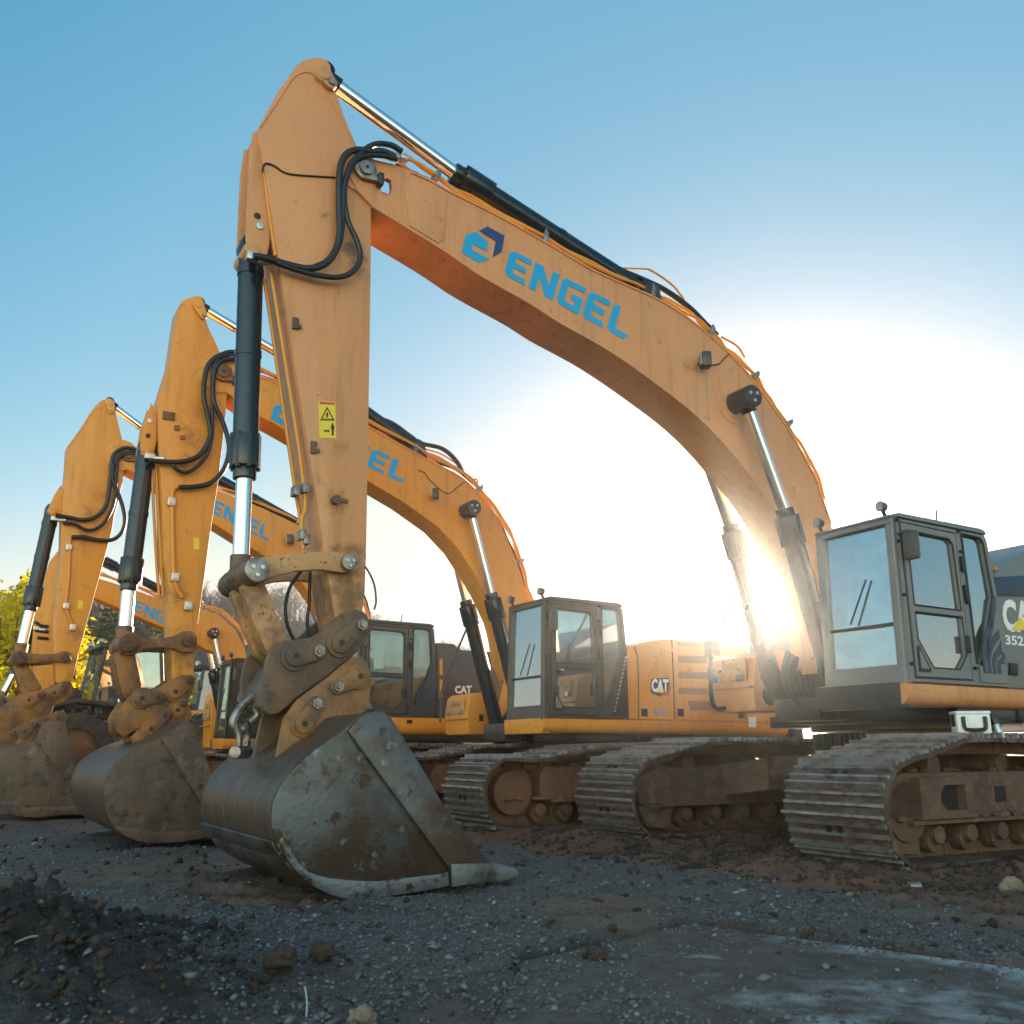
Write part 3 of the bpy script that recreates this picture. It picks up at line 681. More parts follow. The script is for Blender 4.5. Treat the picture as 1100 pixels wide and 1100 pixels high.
# ---------------------------------------------------------------- boom, stick, linkage, coupler, bucket
def offset_in(curve, d):
    """shift an open side-view curve to its inner side (towards the centroid)"""
    P = np.array(curve); c = P.mean(0); res = []
    for i in range(len(P)):
        t = P[min(i+1, len(P)-1)]-P[max(i-1, 0)]; t = t/np.linalg.norm(t); n = np.array([-t[1], t[0]])
        if np.dot(c-P[i], n) < 0: n = -n
        res.append(tuple(P[i]+n*d))
    return res
def bucket(root, f, sp):
    hw = sp['hw']; y = hw
    side = f.L(sp['side'], y); back = f.L(sp['back'], y)
    mb = MB(); inner = offset_in(back, .045)
    mb.prism(list(back)+list(reversed(inner)), -hw+.01, hw-.01)
    o = mb.build("bucket", sp.get('shellmat', sp['mat']), root, angle=40)
    for a, b in ((hw-.05, hw), (-hw, -hw+.05)): m = MB(); m.prism(side, a, b, .006); m.build("side_plate", sp['mat'], o)
    if 'cutter' in sp:
        c = f.L(sp['cutter'], y)
        for a, b in ((hw, hw+.035), (-hw-.035, -hw)):
            m = MB(); m.prism(c, a+.001, b, .008); m.build("side_cutter", sp['cutmat'], o)
    if 'heel' in sp:
        c = f.L(sp['heel'], y); 
        for a, b in ((hw+.001, hw+.028), (-hw-.028, -hw-.001)): m = MB(); m.prism(c, a, b, .008); m.build("wear_plate", sp['edgemat'], o)
    if 'corner' in sp:
        c = f.L(sp['corner'], y); m = MB(); m.prism(c, hw+.037, hw+.06, .008); m.build("corner_guard", sp['edgemat'], o)
    if 'tooth' in sp:
        c = f.L(sp['tooth'], y); n = sp.get('nteeth', 5)
        for k in range(n):
            yy = hw-.03-(2*hw-.06-.14)*k/(n-1)
            m = MB(); m.prism(c, yy-.14, yy+.02 if k == 0 else yy, .025, 3); m.build("tooth", sp['edgemat'], o)
        m = MB(); l = f.L(sp['lip'], y); m.prism(l, -hw+.02, hw-.055, .006); m.build("cutting_edge", sp['edgemat'], o)
    for q in sp.get('bars', []):
        c = f.L(q, y); m = MB(); m.prism(c, -hw+.01, hw+.01, .01); m.build("wear_bar", sp['mat'], o)
    if 'ear' in sp:
        for a, b in sp['ear_y']:
            m = MB(); m.prism(f.L(sp['ear'], sp['ear_y'][0][1]), a, b, .008); m.build("hanger_ear", sp['earmat'], o)
    return o
def retainer(root, f, a, b, y, r, material, bolt=None):
    """pin with its keeper bar and bolt"""
    A, B = f.P(*a, y), f.P(*b, y); m = MB()
    m.cyl((A[0], y-.02, A[1]), (A[0], y+.022, A[1]), r*1.35, n=28, bevel=.006)
    m.prism(capsule(A, B, r*.95, r*.75), y+.018, y+.045, .008)
    o = m.build("pin_keeper", material, root)
    m = MB(); m.cyl((A[0], y+.04, A[1]), (A[0], y+.05, A[1]), r*.28, n=14); m.build("pin_hole", M['ink'], o)
    m = MB(); m.cyl((B[0], y+.04, B[1]), (B[0], y+.075, B[1]), r*.55, n=6); m.cyl((B[0], y+.04, B[1]), (B[0], y+.10, B[1]), r*.3, n=12); m.build("keeper_bolt", bolt, o)
    return o
def front_end(root, f, sp):
    HB, HS = sp['HB'], sp['HS']
    # stick
    st = f.L(sp['stick'], HS)
    m = MB(); m.prism(st, -HS, HS, .012); stick = m.build("stick", sp['paint'], root)
    if 'seam' in sp:
        m = MB(); m.tube(f_pts(f, sp['seam'], HS+.001), .007, n=5, smooth=3); m.build("weld_seam", sp['paint'], stick)
    if 'boss' in sp:
        c = f.P(*sp['boss'], HS); m = MB(); m.cyl((c[0], -HS-.02, c[1]), (c[0], HS+.02, c[1]), sp['boss_r'], n=36, bevel=.006); m.build("pivot_boss", sp['paint'], stick)
    # boom
    b = MB(); b.prism(f.L(sp['boom'], HB), -HB, HB, .012); 
    boom = b.build("boom", sp['paint'], root)
    if 'tip' in sp:
        hole = f.L(sp['tip_hole'], HB); t = MB()
        tl = f.L(sp['tip'], HB)
        for a, c in ((HB-.05, HB+.003), (-HB-.003, -HB+.05)): t.plate(tl, [hole], a, c)
        bp = f.L(sp['tip_floor'], HB); t.prism(bp, -HB+.045, HB-.045)
        t.build("boom_fork", sp['paint'], boom, smooth=False)
    if 'flange' in sp:   # welded top and bottom plates standing a little proud of the side plates
        for nm in ('flange', 'flange2'):
            if nm not in sp: continue
            P = f.L(catmull2(sp[nm]), HB); t = MB()
            n_ = offset_in(P, .02)
            t.prism(P+list(reversed(n_)), -HB-.012, HB+.012); t.build("flange_plate", sp['paint'], boom, smooth=False)
    # lettering
    if 'word' in sp:
        g, wd = word_outlines("ENGEL")
        letters_from_outlines("lettering", g, quad_map(f, sp['word'], wd, HB), M['cyan'], boom, HB+.002)
    for c, pts in sp.get('logo', []):
        letters_from_outlines("emblem", [pts], lambda p: f.P(p[0], p[1], HB), c, boom, HB+.002)
    for q in sp.get('bplates', []):
        t = MB(); t.prism(f.L(q, HB), HB+.001, HB+.012, .004); t.build("doubler_plate", sp['paint'], boom)
    for q in sp.get('bseams', []):
        t = MB(); t.tube(f_pts(f, q, HB+.0005), .006, n=5, smooth=2); t.build("weld_seam", sp['paint'], boom)
    # pivot pin between boom and stick with its locking block
    if 'pivot' in sp:
        c = f.P(*sp['pivot'], HB); r = sp.get('pivot_r', .075); t = MB()
        t.cyl((c[0], HB, c[1]), (c[0], HB+.05, c[1]), r*1.35, n=28, bevel=.012); t.cyl((c[0], HB+.05, c[1]), (c[0], HB+.075, c[1]), r*.85, n=24, bevel=.006)
        t.prism([(c[0]-r*.3, c[1]-r*1.25), (c[0]-r*1.8, c[1]-r*1.15), (c[0]-r*1.8, c[1]-r*.55), (c[0]-r*.6, c[1]-r*.4)], HB+.01, HB+.055, .008)
        pv_ = t.build("pivot_pin", sp.get('pivmat', sp['coupmat']), root)
        t = MB(); t.cyl((c[0], HB+.07, c[1]), (c[0], HB+.08, c[1]), r*.22, n=12); t.build("pin_hole", M['ink'], pv_)
        t = MB(); t.box((c[0]-r*1.75, HB+.05, c[1]-r*.9), (.05, .07, r*1.5), .008); t.build("lock_block", M['black'], pv_)
        t = MB(); t.cyl((c[0], -HB-.06, c[1]), (c[0], -HB, c[1]), r*1.35, n=24, bevel=.01); t.build("pivot_pin", sp['coupmat'], root)
    # lamp on the boom
    if 'lamp' in sp:
        c = f.P(*sp['lamp'], HB); r = sp.get('lamp_r', .085); t = MB()
        t.cyl((c[0], HB, c[1]), (c[0], HB+.06, c[1]), r*.3, n=10); t.box((c[0]+.02, HB+.12, c[1]), (r*1.2, r*1.7, r*1.9), .025, rot=Matrix.Rotation(-.5, 3, 'Z'))
        l = t.build("boom_lamp", M['black'], root)
        t = MB(); t.box((c[0]+.02+r*.56, HB+.12-r*.29, c[1]), (.012, r*1.35, r*1.5), .01, rot=Matrix.Rotation(-.5, 3, 'Z')); t.build("lamp_lens", M['lampglass'], l)
    # boom cylinders
    if 'bcyl' in sp:
        q = sp['bcyl']; yc = HB+q['off']
        T = f.P(*q['top'], yc); Fo = f.P(*q['foot'], yc); C = f.P(*q['collar'], yc)
        for s in (1, -1):
            cylinder(root, "boom_cylinder", (Fo[0], s*yc, Fo[1]), (C[0], s*yc, C[1]), (T[0], s*yc, T[1]), q['rb'], q['rr'], axis_pin=.10)
        t = MB(); r = q['rr']*1.9
        t.cyl((T[0], -yc-.13, T[1]), (T[0], yc+.13, T[1]), r, n=28, bevel=.012)
        pn = t.build("cylinder_pin", M['black'], root)
        t = MB()
        for k in range(3):
            a = 2*math.pi*k/3+.4; t.cyl((T[0]+r*.45*math.cos(a), yc+.12, T[1]+r*.45*math.sin(a)), (T[0]+r*.45*math.cos(a), yc+.145, T[1]+r*.45*math.sin(a)), r*.16, n=8)
        t.build("bolt_head", M['zinc'], pn)
        t = MB(); t.cyl((T[0], HB, T[1]), (T[0], HB+.012, T[1]), r*1.9, n=36, bevel=.004); t.build("boss_plate", sp['paint'], boom)
    # stick cylinder on top of the boom
    if 'scyl' in sp:
        q = sp['scyl']
        cylinder(root, "stick_cylinder", f.V(*q['foot'], 0), f.V(*q['collar'], 0), f.V(*q['eye'], 0), q['rb'], q['rr'], collar=1.22, eye_k=1.15)
        a = f.P(*q['foot'], 0); t = MB()
        for s in (.13, -.19): t.prism([(a[0]-.16, a[1]-.32), (a[0]-.08, a[1]+.02), (a[0]+.0, a[1]+.06), (a[0]+.08, a[1]+.02), (a[0]+.20, a[1]-.28)], s, s+.05, .008)
        t.build("cylinder_bracket", M['black'], boom)
        c = f.P(*q['eye'], HS); e = f.P(*q['link'], HS); t = MB()
        t.prism(capsule(c, e, q['rr']*1.15, q['rr']*.8), HS+.002, HS+.05, .01); t.cyl((c[0], -HS-.05, c[1]), (c[0], HS+.06, c[1]), q['rr']*.9, n=24, bevel=.01)
        t.build("pin_keeper", sp.get('keepmat', sp['paint']), stick)
        t = MB(); t.cyl((e[0], HS+.05, e[1]), (e[0], HS+.075, e[1]), q['rr']*.45, n=8); t.build("keeper_bolt", M['steel'], stick)
    # bucket cylinder in front of the stick
    q = sp['kcyl']
    ears = f.L(sp['kear'], .17)
    for a, b in ((.11, .15), (-.15, -.11)):
        t = MB(); t.prism(ears, a, b, .008); t.build("cylinder_ear", sp['paint'], stick)
    for (hx_, hz_), mt_, rr_ in ((sp.get('ear_bolt', (0, 0)), M['zinc'], .03), (sp.get('ear_hole', (0, 0)), M['ink'], .03)):
        if hx_:
            c = f.P(hx_, hz_, .15); t = MB(); t.cyl((c[0], .145, c[1]), (c[0], .165 if mt_ is M['zinc'] else .152, c[1]), rr_, n=16, bevel=.003); t.build("ear_bolt" if mt_ is M['zinc'] else "ear_hole", mt_, stick)
    c = f.P(q['top'][0]+3, q['top'][1]+8, .2); t = MB(); t.box((c[0], .19, c[1]), (.12, .07, .07), .012); t.cyl((c[0]-.04, .19, c[1]-.02), (c[0]-.16, .25, c[1]-.02), .032, n=12); t.build("hose_fitting", M['zinc'], stick)
    pc = f.P(*q['top'], .15); pin_cap(root, pc, -.17, .175, q['rb']*.62, sp['paint'], bolts=0, name="ear_pin", parent=stick)
    cylinder(root, "bucket_cylinder", f.V(*q['top'], 0), f.V(*q['collar'], 0), f.V(*q['eye'], 0), q['rb'], q['rr'], axis_pin=.09, eye_k=1.3, eye_mat=sp['coupmat'])
    # H-links between stick and cylinder end, and the power link
    ly = sp['link_y']; LP = f.L(sp['slink'], ly+.05)
    for a, b in ((ly, ly+.055), (-ly-.055, -ly)):
        t = MB(); t.prism(LP, a, b, .012); t.build("side_link", sp['linkmat'], root)
    A = f.P(*sp['link_a'], ly+.09); B = f.P(*sp['link_b'], ly+.09)
    t = MB(); r = sp['link_r']
    t.cyl((A[0], -ly-.17, A[1]), (A[0], ly+.10, A[1]), r, n=32, bevel=.012)
    for k in (-1.2, -.62, .0, .55): t.cyl((A[0], k*ly-.04, A[1]), (A[0], k*ly+.04, A[1]), r*1.06, n=32, bevel=.01)
    t.build("link_pin", sp['coupmat'], root)
    pin_cap(root, A, ly+.095, ly+.13, r*.96, sp.get('capmat', M['steel']), name="pin_cap"); pin_cap(root, A, -ly-.165, -ly-.20, r*.96, sp.get('capmat', M['steel']), name="pin_cap")
    pin_cap(root, B, ly+.05, ly+.115, sp['link_rb'], sp.get('capmat', M['steel']), name="pin_cap"); pin_cap(root, B, -ly-.05, -ly-.115, sp['link_rb'], sp.get('capmat', M['steel']), name="pin_cap")
    pl = f.L(sp['plink'], sp['plink_y']); t = MB(); yy = sp['plink_y']
    for a, b in ((yy-.10, yy), (-yy, -yy+.10)): t.prism(pl, a, b, .02)
    inner = offset_poly(pl, .05); t.prism(inner, -yy+.09, yy-.09)
    t.build("power_link", sp['linkmat'], root)
    # coupler
    ca, cb_ = sp['coup_y']; cp = f.L(sp['coup'], cb_); t = MB()
    for a, b in ((ca, cb_), (-cb_, -ca)): t.prism(cp, a, b, .012)
    core = offset_poly(f.L(sp['core'], ca), .0); t.prism(core, -ca+.005, ca-.005, .01)
    coup = t.build("quick_coupler", sp['coupmat'], root)
    for a, b in sp['keepers']: retainer(root, f, a, b, cb_, sp['keep_r'], sp['coupmat'], bolt=sp.get('capmat', M['steel']))
    for a, b in sp.get('ekeepers', []): retainer(root, f, a, b, sp['ear_out'], sp['keep_r']*.9, sp['earmat'], bolt=sp.get('capmat', M['steel']))
    # pins through coupler
    t = MB()
    for a, b in sp['keepers']:
        c = f.P(*a, cb_); t.cyl((c[0], -cb_-.03, c[1]), (c[0], cb_, c[1]), sp['keep_r']*.9, n=24)
    t.build("coupler_pin", M['steel'], coup)
    return stick, boom, coup
def f_pts(f, pts, y): return [f.V(a, b, y) for a, b in pts]
def catmull2(pts, n=5): return [(p[0], p[1]) for p in catmull(pts, n)]
def offset_poly(P, d):
    P = np.array(P); c = P.mean(0); v = P-c; L = np.linalg.norm(v, axis=1, keepdims=True)
    return [tuple(p) for p in (c+v*(1-d/np.maximum(L, d*1.5)))]
def run_pipes(boom, f, line, offs, mats, rad, y0):
    """hydraulic lines following the top of the boom; each is (lift, lateral, radius, material)"""
    P0 = [f.P(a, b, y0) for a, b in line]; P0 = [(p[0], p[1]) for p in catmull(P0, 4)]; L = len(P0)
    def nrm(i):
        a = np.array(P0[max(i-1, 0)]); b = np.array(P0[min(i+1, L-1)]); t = (b-a)/np.linalg.norm(b-a); n = np.array([-t[1], t[0]])
        return (n if n[1] > 0 else -n), math.atan2(t[1], t[0])
    for j, (lift, y, r, m_) in enumerate(offs):
        Q = []
        for i, p in enumerate(P0):
            n, _ = nrm(i); wob = .016*math.sin(i*.55+j*2.1)+.010*math.sin(i*1.3+j)
            Q.append((p[0]+n[0]*(lift+wob), y+.02*math.sin(i*.4+j), p[1]+n[1]*(lift+wob)))
        MB().tube(Q, r, n=8, smooth=1).build("hydraulic_pipe" if m_ is not M['rubber'] else "hydraulic_hose", m_, boom, angle=60)
    for k in range(5, L-2, 11):
        n, ang = nrm(k); p = np.array(P0[k])+n*.06; c = MB()
        c.box((p[0], y0-.06, p[1]), (.05, .16, .12), .012, rot=Matrix.Rotation(-ang, 3, 'Y'))
        c.cyl((p[0], y0-.02, p[1]), (p[0]+n[0]*.10, y0-.02, p[1]+n[1]*.10), .014, n=8)
        c.build("pipe_clamp", M['steel'], boom)

ROW = "excavators parked side by side in a row"

# ================================================================ EXCAVATOR 1 (nearest, grey cab)
f1 = Frame(4.347, 10.58)
R1 = empty("excavator", (4.347, 10.58, 0), HEAD, "nearest and largest excavator, grey cab beside the sun, big grey steel bucket in front", "excavator", ROW)
path1 = [(1.6, .03), (2.3, .03)] + f1.L([(980, 934), (969, 928), (954, 901), (951, 867), (953, 844), (962, 824), (976, 815), (1007, 806), (1033, 795), (1048, 792), (1100, 793)], 2.04)
path1 += [(.5, 1.02), (-.3, 1.0), (-1.1, 1.02), (-1.9, 1.02), (-2.4, .97), (-2.75, .82), (-2.92, .55), (-2.88, .30), (-2.72, .12), (-2.4, .03), (-1.2, .02), (.2, .02)]
undercarriage(R1, 2.95, 3.07, 1.0, path1, M['mudframe'], M['track'], M['grouser'], deck_z=1.22)
X1 = 2.10
cab(R1, X1, 1.46, .80, 1.68, 1.49, 3.00, M['grey'], 'louver', M['glass'])
upper_body(R1, X1-1.48, -3.9, 1.68, 1.22, 1.47, 2.95, M['grey'], M['yellow'], right_front=1.3, right_h=.80,
           profile=[(X1-1.48, 1.475), (X1-1.48, 2.55), (X1-1.9, 2.78), (X1-2.3, 2.98), (-3.0, 2.95), (-3.3, 2.7), (-3.35, 1.475)])
skirt(R1, X1+.03, -3.2, 1.69, 1.29, 1.475, M['yellow'])
fr = MB(); fr.prism([(X1+.035, 1.27), (X1+.06, 1.49), (X1-.04, 1.49), (X1-.1, 1.27)], .72, 1.62, .02); fr.build("cab_sill", M['charcoal'], R1)
# body side decals on the engine house
px = lambda q, y: quad_map(f1, q, 1.0, y)
ycat = 1.66
font_text("lettering", "CAT", lambda p: f1.P(1075+(1118-1075)*p[0]+2*(1-p[1])*0+ -3*p[1]+3, 678+4*p[0]-(35)*p[1], ycat), M['white'], R1, ycat, bold=.045)
t = MB(); t.prism(f1.L([(1086, 676), (1095, 663), (1107, 678)], ycat), ycat+.008, ycat+.012); t.build("emblem", M['sticker'], R1, smooth=False)
font_text("lettering", "352F", lambda p: f1.P(1080+26*p[0]-1*p[1], 692.5+2*p[0]-10.5*p[1], ycat), M['white'], R1, ycat, bold=.03)
t = MB(); t.prism(f1.L([(1083, 712), (1092, 713), (1092, 726), (1083, 725)], ycat), ycat+.001, ycat+.02, .008); t.build("door_latch", M['ink'], R1)
t = MB(); t.prism(f1.L([(1068, 590+30), (1140, 616), (1140, 642), (1068, 640)], ycat), ycat+.001, ycat+.012, .004); t.build("body_stripe", M['navy_panel'], R1)
t = MB(); t.tube([f1.V(1066, 611, 1.60), f1.V(1097, 617, 1.60), f1.V(1093, 626, 1.60)], .022, smooth=1, n=8); t.tube([f1.V(1097, 617, 1.60), f1.V(1160, 628, 1.60)], .022, smooth=1, n=8); t.build("handrail", M['pipe'], R1)
t = MB(); t.prism([(X1-1.62, 2.5), (X1-1.62, 2.66), (X1-1.75, 2.72), (X1-1.9, 2.66), (X1-1.9, 2.5)], 1.0, 1.45, .03); t.build("air_cleaner", M['yellow'], R1)

S1 = dict(HB=.235, HS=.205, paint=M['yellow'], linkmat=M['yellow_worn'], coupmat=M['coupler'], earmat=M['ear'], keepmat=M['yellow_worn'],
  stick=[(277,138),(289,116),(300,96),(311,81),(320,68),(328,63.5),(337,61.5),(346,62),(352,65.5),(355,70),(356,78),(357.5,92),(363,104),(369,122),(376,140),(384,158),(388,166),(394,190),(399,220),(398.5,300),(397,400),(395,520),(393.5,600),(392,640),(388,668),(372,682),(362,676),(359,658),(351,613),(347.5,591),(344,561),(334.5,502),(313.6,373),(303,298),(295.6,254),(287.5,200),(281,165)],
  seam=[(279,137),(296,112),(313,86),(322,79),(332,78),(340,83),(348,97),(358,113),(368,131),(378,152)], boss=(386,185), boss_r=.20,
  boom=[(440,184),(462,193),(482,204.5),(531,229),(585,259),(640,291),(676,306),(709,322),(732,336.5),(753,352),(773,369),(791,387),(806,403),(818,420),(833,439),(845,458),(860,482),(873,507),(884,537),(893,562),(904,600),(913,650),(917,690),(908,718),(895,722),(886,700),(880,655),(866,610),(849,577),(829,540),(812,515),(791,491),(773,470),(753,450),(732,432),(709,414.5),(682,394),(654.5,376),(628,360),(600,345),(569,325),(514.5,294),(471,264.5),(438,244)],
  tip=[(376,190),(379,178),(385,171),(392,169.5),(422,176.5),(440,183.5),(440,245.5),(400,221.5),(384,205)],
  tip_hole=[(409,198),(411,193),(416,191.5),(420,194),(421,202),(419,209),(413,211),(409,207)],
  tip_floor=[(393,214),(400,220),(438,243.5),(438,239),(402,216)],
  flange=[(441,184.5),(462,193),(482,204.5),(531,229),(585,259),(640,291),(709,322),(753,352),(791,387),(818,420),(845,458),(873,507),(884,537),(893,562)],
  flange2=[(400,221),(471,264.5),(514.5,294),(569,325),(600,345),(654.5,376),(709,414.5),(753,450),(791,491),(829,540),(849,577),(866,610),(880,655)],
  bplates=[[(434,205),(462,200),(480,207),(476,258),(470,261.5),(440,243)]],
  word=[(548.5,268),(681,337),(672.5,366),(541.5,295)],
  logo=[(M['cyan'], [(500,253),(511,249),(523.7,260),(522.5,270),(507.5,262.5),(506.5,268.5),(525.5,278.5),(514.5,282.5),(496,271.5)]),
        (M['navy'], [(514.5,248),(523.5,243.5),(541.8,253.5),(538.5,271),(529,276.5),(532.3,259.5)])],
  lamp=(751,392), lamp_r=.085, pivot=(391,184), pivmat=M['steel'], ear_bolt=(279,243), ear_hole=(276.5,232), bseams=[[(478,207),(475,232),(470,262)],[(659,300),(657,335),(652,373)]],
  bcyl=dict(off=.16, top=(800,429), foot=(897,742), collar=(845,556), rb=.105, rr=.062),
  scyl=dict(eye=(346,82), link=(354,92), collar=(496,192), foot=(690,316), rb=.115, rr=.07),
  kear=[(273,139),(285,148),(291,180),(291,225),(290,262),(287,276),(279,280),(270,275),(266,262),(265,250),(267,200),(269,165)],
  kcyl=dict(top=(270,268), collar=(263,503), eye=(258,618), rb=.098, rr=.063),
  link_y=.235, link_a=(275,612.7), link_b=(375,604.5), link_r=.094, link_rb=.062,
  slink=[(264,612),(268,603),(284,598),(326,593),(360,592.5),(374,595.5),(382,601),(383,609),(377,615),(368,615),(344,612),(318,613.5),(298.5,618.5),(284,624),(274,625),(266,620)],
  plink_y=.19, plink=[(259,630),(268,622),(283,622),(308,684),(309,698),(297,708),(286,700),(272,668)],
  coup_y=(.27,.33),
  coup=[(283,743),(286,710),(290,699),(298.5,691),(308,688),(318,687),(334.5,684.7),(346,678),(354,671.6),(361,664),(370,658),(383.6,654.4),(393,659),(398,668),(398,679),(394,688),(383.6,701),(366,714),(351,725.6),(318,750),(308,759.6),(298,767),(290,768),(283,763)],
  core=[(286,735),(300,712),(318,706),(345,712),(352,722),(318,747),(305,758),(292,764),(284,758)],
  keepers=[((316.5,705),(340,700)),((365,691),(386,672))], keep_r=.08,
  ekeepers=[((385,727),(361,738)),((325,777.5),(338,756))], ear_out=.315)
stick1, boom1, coup1 = front_end(R1, f1, S1)
bucket(R1, f1, dict(hw=.95, mat=M['bucket'], shellmat=M['shell'], cutmat=M['bucket'], edgemat=M['bucket_bright'], earmat=M['ear'],
  side=[(385,768),(396,765),(409,764),(418,770),(425,781),(452,825),(475,865.5),(524.5,926.5),(528,940),(481,951.5),(455,957),(429,961),(405,965),(383,967),(366,965),(353,961),(339,954),(326,945.6),(315,934),(307,922.7),(299,912),(295.5,903.6),(292,890),(291.6,877),(293,864),(297,854),(304,840),(314.5,827),(327,815),(341,804),(355,794),(368,785)],
  back=[(412,764.5),(396,765.5),(385,768.5),(368,785.5),(355,794),(341,804),(327,815),(314.5,827),(304,840),(297,854),(293,864),(291.6,877),(292,890),(295.5,903.6),(299,912),(307,922.7),(315,934),(326,945.6),(339,954),(353,961),(366,965),(383,967),(405,965),(429,961),(455,957),(481,951.5),(520,941)],
  cutter=[(372,785.5),(385,770),(396,766),(409,765),(418,771),(425,782),(452,826),(475,866),(524,927),(530,936),(529,943),(505,949),(482,952),(480.6,933)],
  heel=[(299,904),(301,899),(306,900),(313,915),(320,927),(330,936),(341,940),(353,942.5),(380,945.5),(406,946),(440,942),(473,938),(480,936),(481,951),(455,956.5),(429,960.5),(383,966.5),(366,964.5),(353,960.5),(339,953.5),(326,945),(315,933.5),(306,921)],
  corner=[(480.5,927),(520,926),(528,934),(530,941),(520,946),(482,952)],
  tooth=[(522,932),(530,929),(541,929),(556,933),(561,938),(557,943),(544,948),(528,950),(520,947)], lip=[(470,946),(520,934),(526,940),(478,952)], nteeth=5,
  bars=[[(294,903),(298,912),(302,917),(299.5,920),(294,914),(291,905)],[(309,924.5),(318,936.5),(314,939),(306,927)]],
  ear=[(378,705),(388,706),(394,711),(399,727),(398,745),(396,760),(386,769),(362,790),(342,808),(318,832),(300,853),(292,875),(284,868),(290,842),(298,810),(306,770),(318,752),(351,728)],
  ear_y=[(.255,.315),(-.315,-.255)]))
# torque tube and lifting eye on the bucket's back, coupler hook with its shackle
t = MB(); t.prism(f1.L([(255,905),(247,880),(243,866),(247,857),(256,853),(266,858),(272,880),(272,905)], -.25), -.30, -.25, .01)
le = t.build("lifting_eye", M['bucket'], R1)
t = MB(); c = f1.P(255, 866, -.25); t.cyl((c[0], -.305, c[1]), (c[0], -.245, c[1]), .045, n=16); t.build("eye_hole_shade", M['dark'], le)  # dark plug stands in for the shaded hole
t = MB(); t.tube(f_pts(f1, [(284,742),(272,748),(262,757),(254,768),(251,777),(255,784),(262,783)], -.05), .035, n=10)
t.tube(f_pts(f1, [(284,742),(274,757),(276,768),(268,776)], -.05), .03, n=10); hk = t.build("lifting_hook", M['steel'], R1)
t = MB(); t.tube(f_pts(f1, [(254,780),(257,792),(256,806)], 0.05), .026, n=8); t.tube(f_pts(f1, [(262,778),(266,790),(264,806)], -.12), .026, n=8)
a, b = f1.V(252, 808, .1), f1.V(266, 808, -.1); t.cyl(a, b, .045, n=16, bevel=.01); t.build("shackle", M['steel'], R1)

# hoses at the stick pivot, boom pipes
for pts, r in (([(424,169),(412,163),(398,163),(384,161),(373,165),(366.5,176),(364.5,195),(364.5,225),(365,250),(360,270),(348,284),(330,288.5),(308,284),(286,277.5),(272,275)], .030),
               ([(426,171),(408,167),(390,168),(378,175),(372,190),(370,214),(374,238),(383,258),(387,276),(381,290),(366,297.5),(345,296.5),(318,290),(296,282)], .024),
               ([(432,163),(420,156),(403,155),(388,164),(376,180),(369,205),(368,235),(364,262),(352,280),(338,287)], .026)):
    hose(stick1, f1, pts, .30, r)
t = MB()
for a, b in (((418,167),(428,170)),((429,169),(437,172))):
    t.cyl(f1.V(*a, .18), f1.V(*b, .18), .045, n=12, bevel=.006)
t.build("hose_coupling", M['zinc'], boom1)
hose(stick1, f1, [(282,185),(283,178),(287,175.5),(296,179),(305,185),(320,188),(360,190.5)], .212, .008, "cable")
run_pipes(boom1, f1, [(433,174),(462,190),(487,206),(531,230),(585,260),(640,291),(676,306.5),(709,322),(732,336),(753,352),(773,369),(791,387),(806,403),(818,420),(833,439),(845,458),(860,482),(873,507),(884,537)],
          [(.055,.17,.017,M['pipe']),(.105,.12,.017,M['pipe']),(.08,.05,.016,M['pipe']),(.12,-.03,.024,M['rubber'])], None, None, .19)
hose(boom1, f1, [(600,252),(630,268),(660,287),(690,300),(715,312),(740,330),(757,347),(770,360)], .08, .030)
hose(boom1, f1, [(655,288),(690,289),(700,291),(722,306),(735,322)], .0, .012, "hydraulic_pipe", M['pipe'])
hose(boom1, f1, [(775,362),(792,372),(800,384)], .0, .012, "hydraulic_pipe", M['pipe'])
hose(boom1, f1, [(764,392),(772,391),(778,385),(783,380)], .245, .006, "cable")
# pipes down the front of the stick
for q in ([(290,285),(298,335),(310,410),(321,480),(326,520),(328,545),(324,560),(326,590)], [(284,300),(291,345),(301,415),(312,490),(318,530),(323,560),(324,588)]):
    hose(stick1, f1, q, .14 if q[0][0] == 290 else .04, .017, "hydraulic_pipe", M['pipe'])
hose(stick1, f1, [(281,160),(285,195),(290,235),(296,275)], .16, .016, "hydraulic_pipe", M['pipe'])
for q in ((317,528),(327,525),(324,575),(328,580)):
    t = MB(); v = f1.V(*q, .14); t.box(v, (.05, .09, .08), .01); t.build("pipe_clamp", M['steel'], stick1)
hose(stick1, f1, [(324,612),(312,630),(307,650),(309,672),(317,690)], .02, .014)
hose(stick1, f1, [(333,614),(332,650),(330,668),(334,690)], -.03, .014)
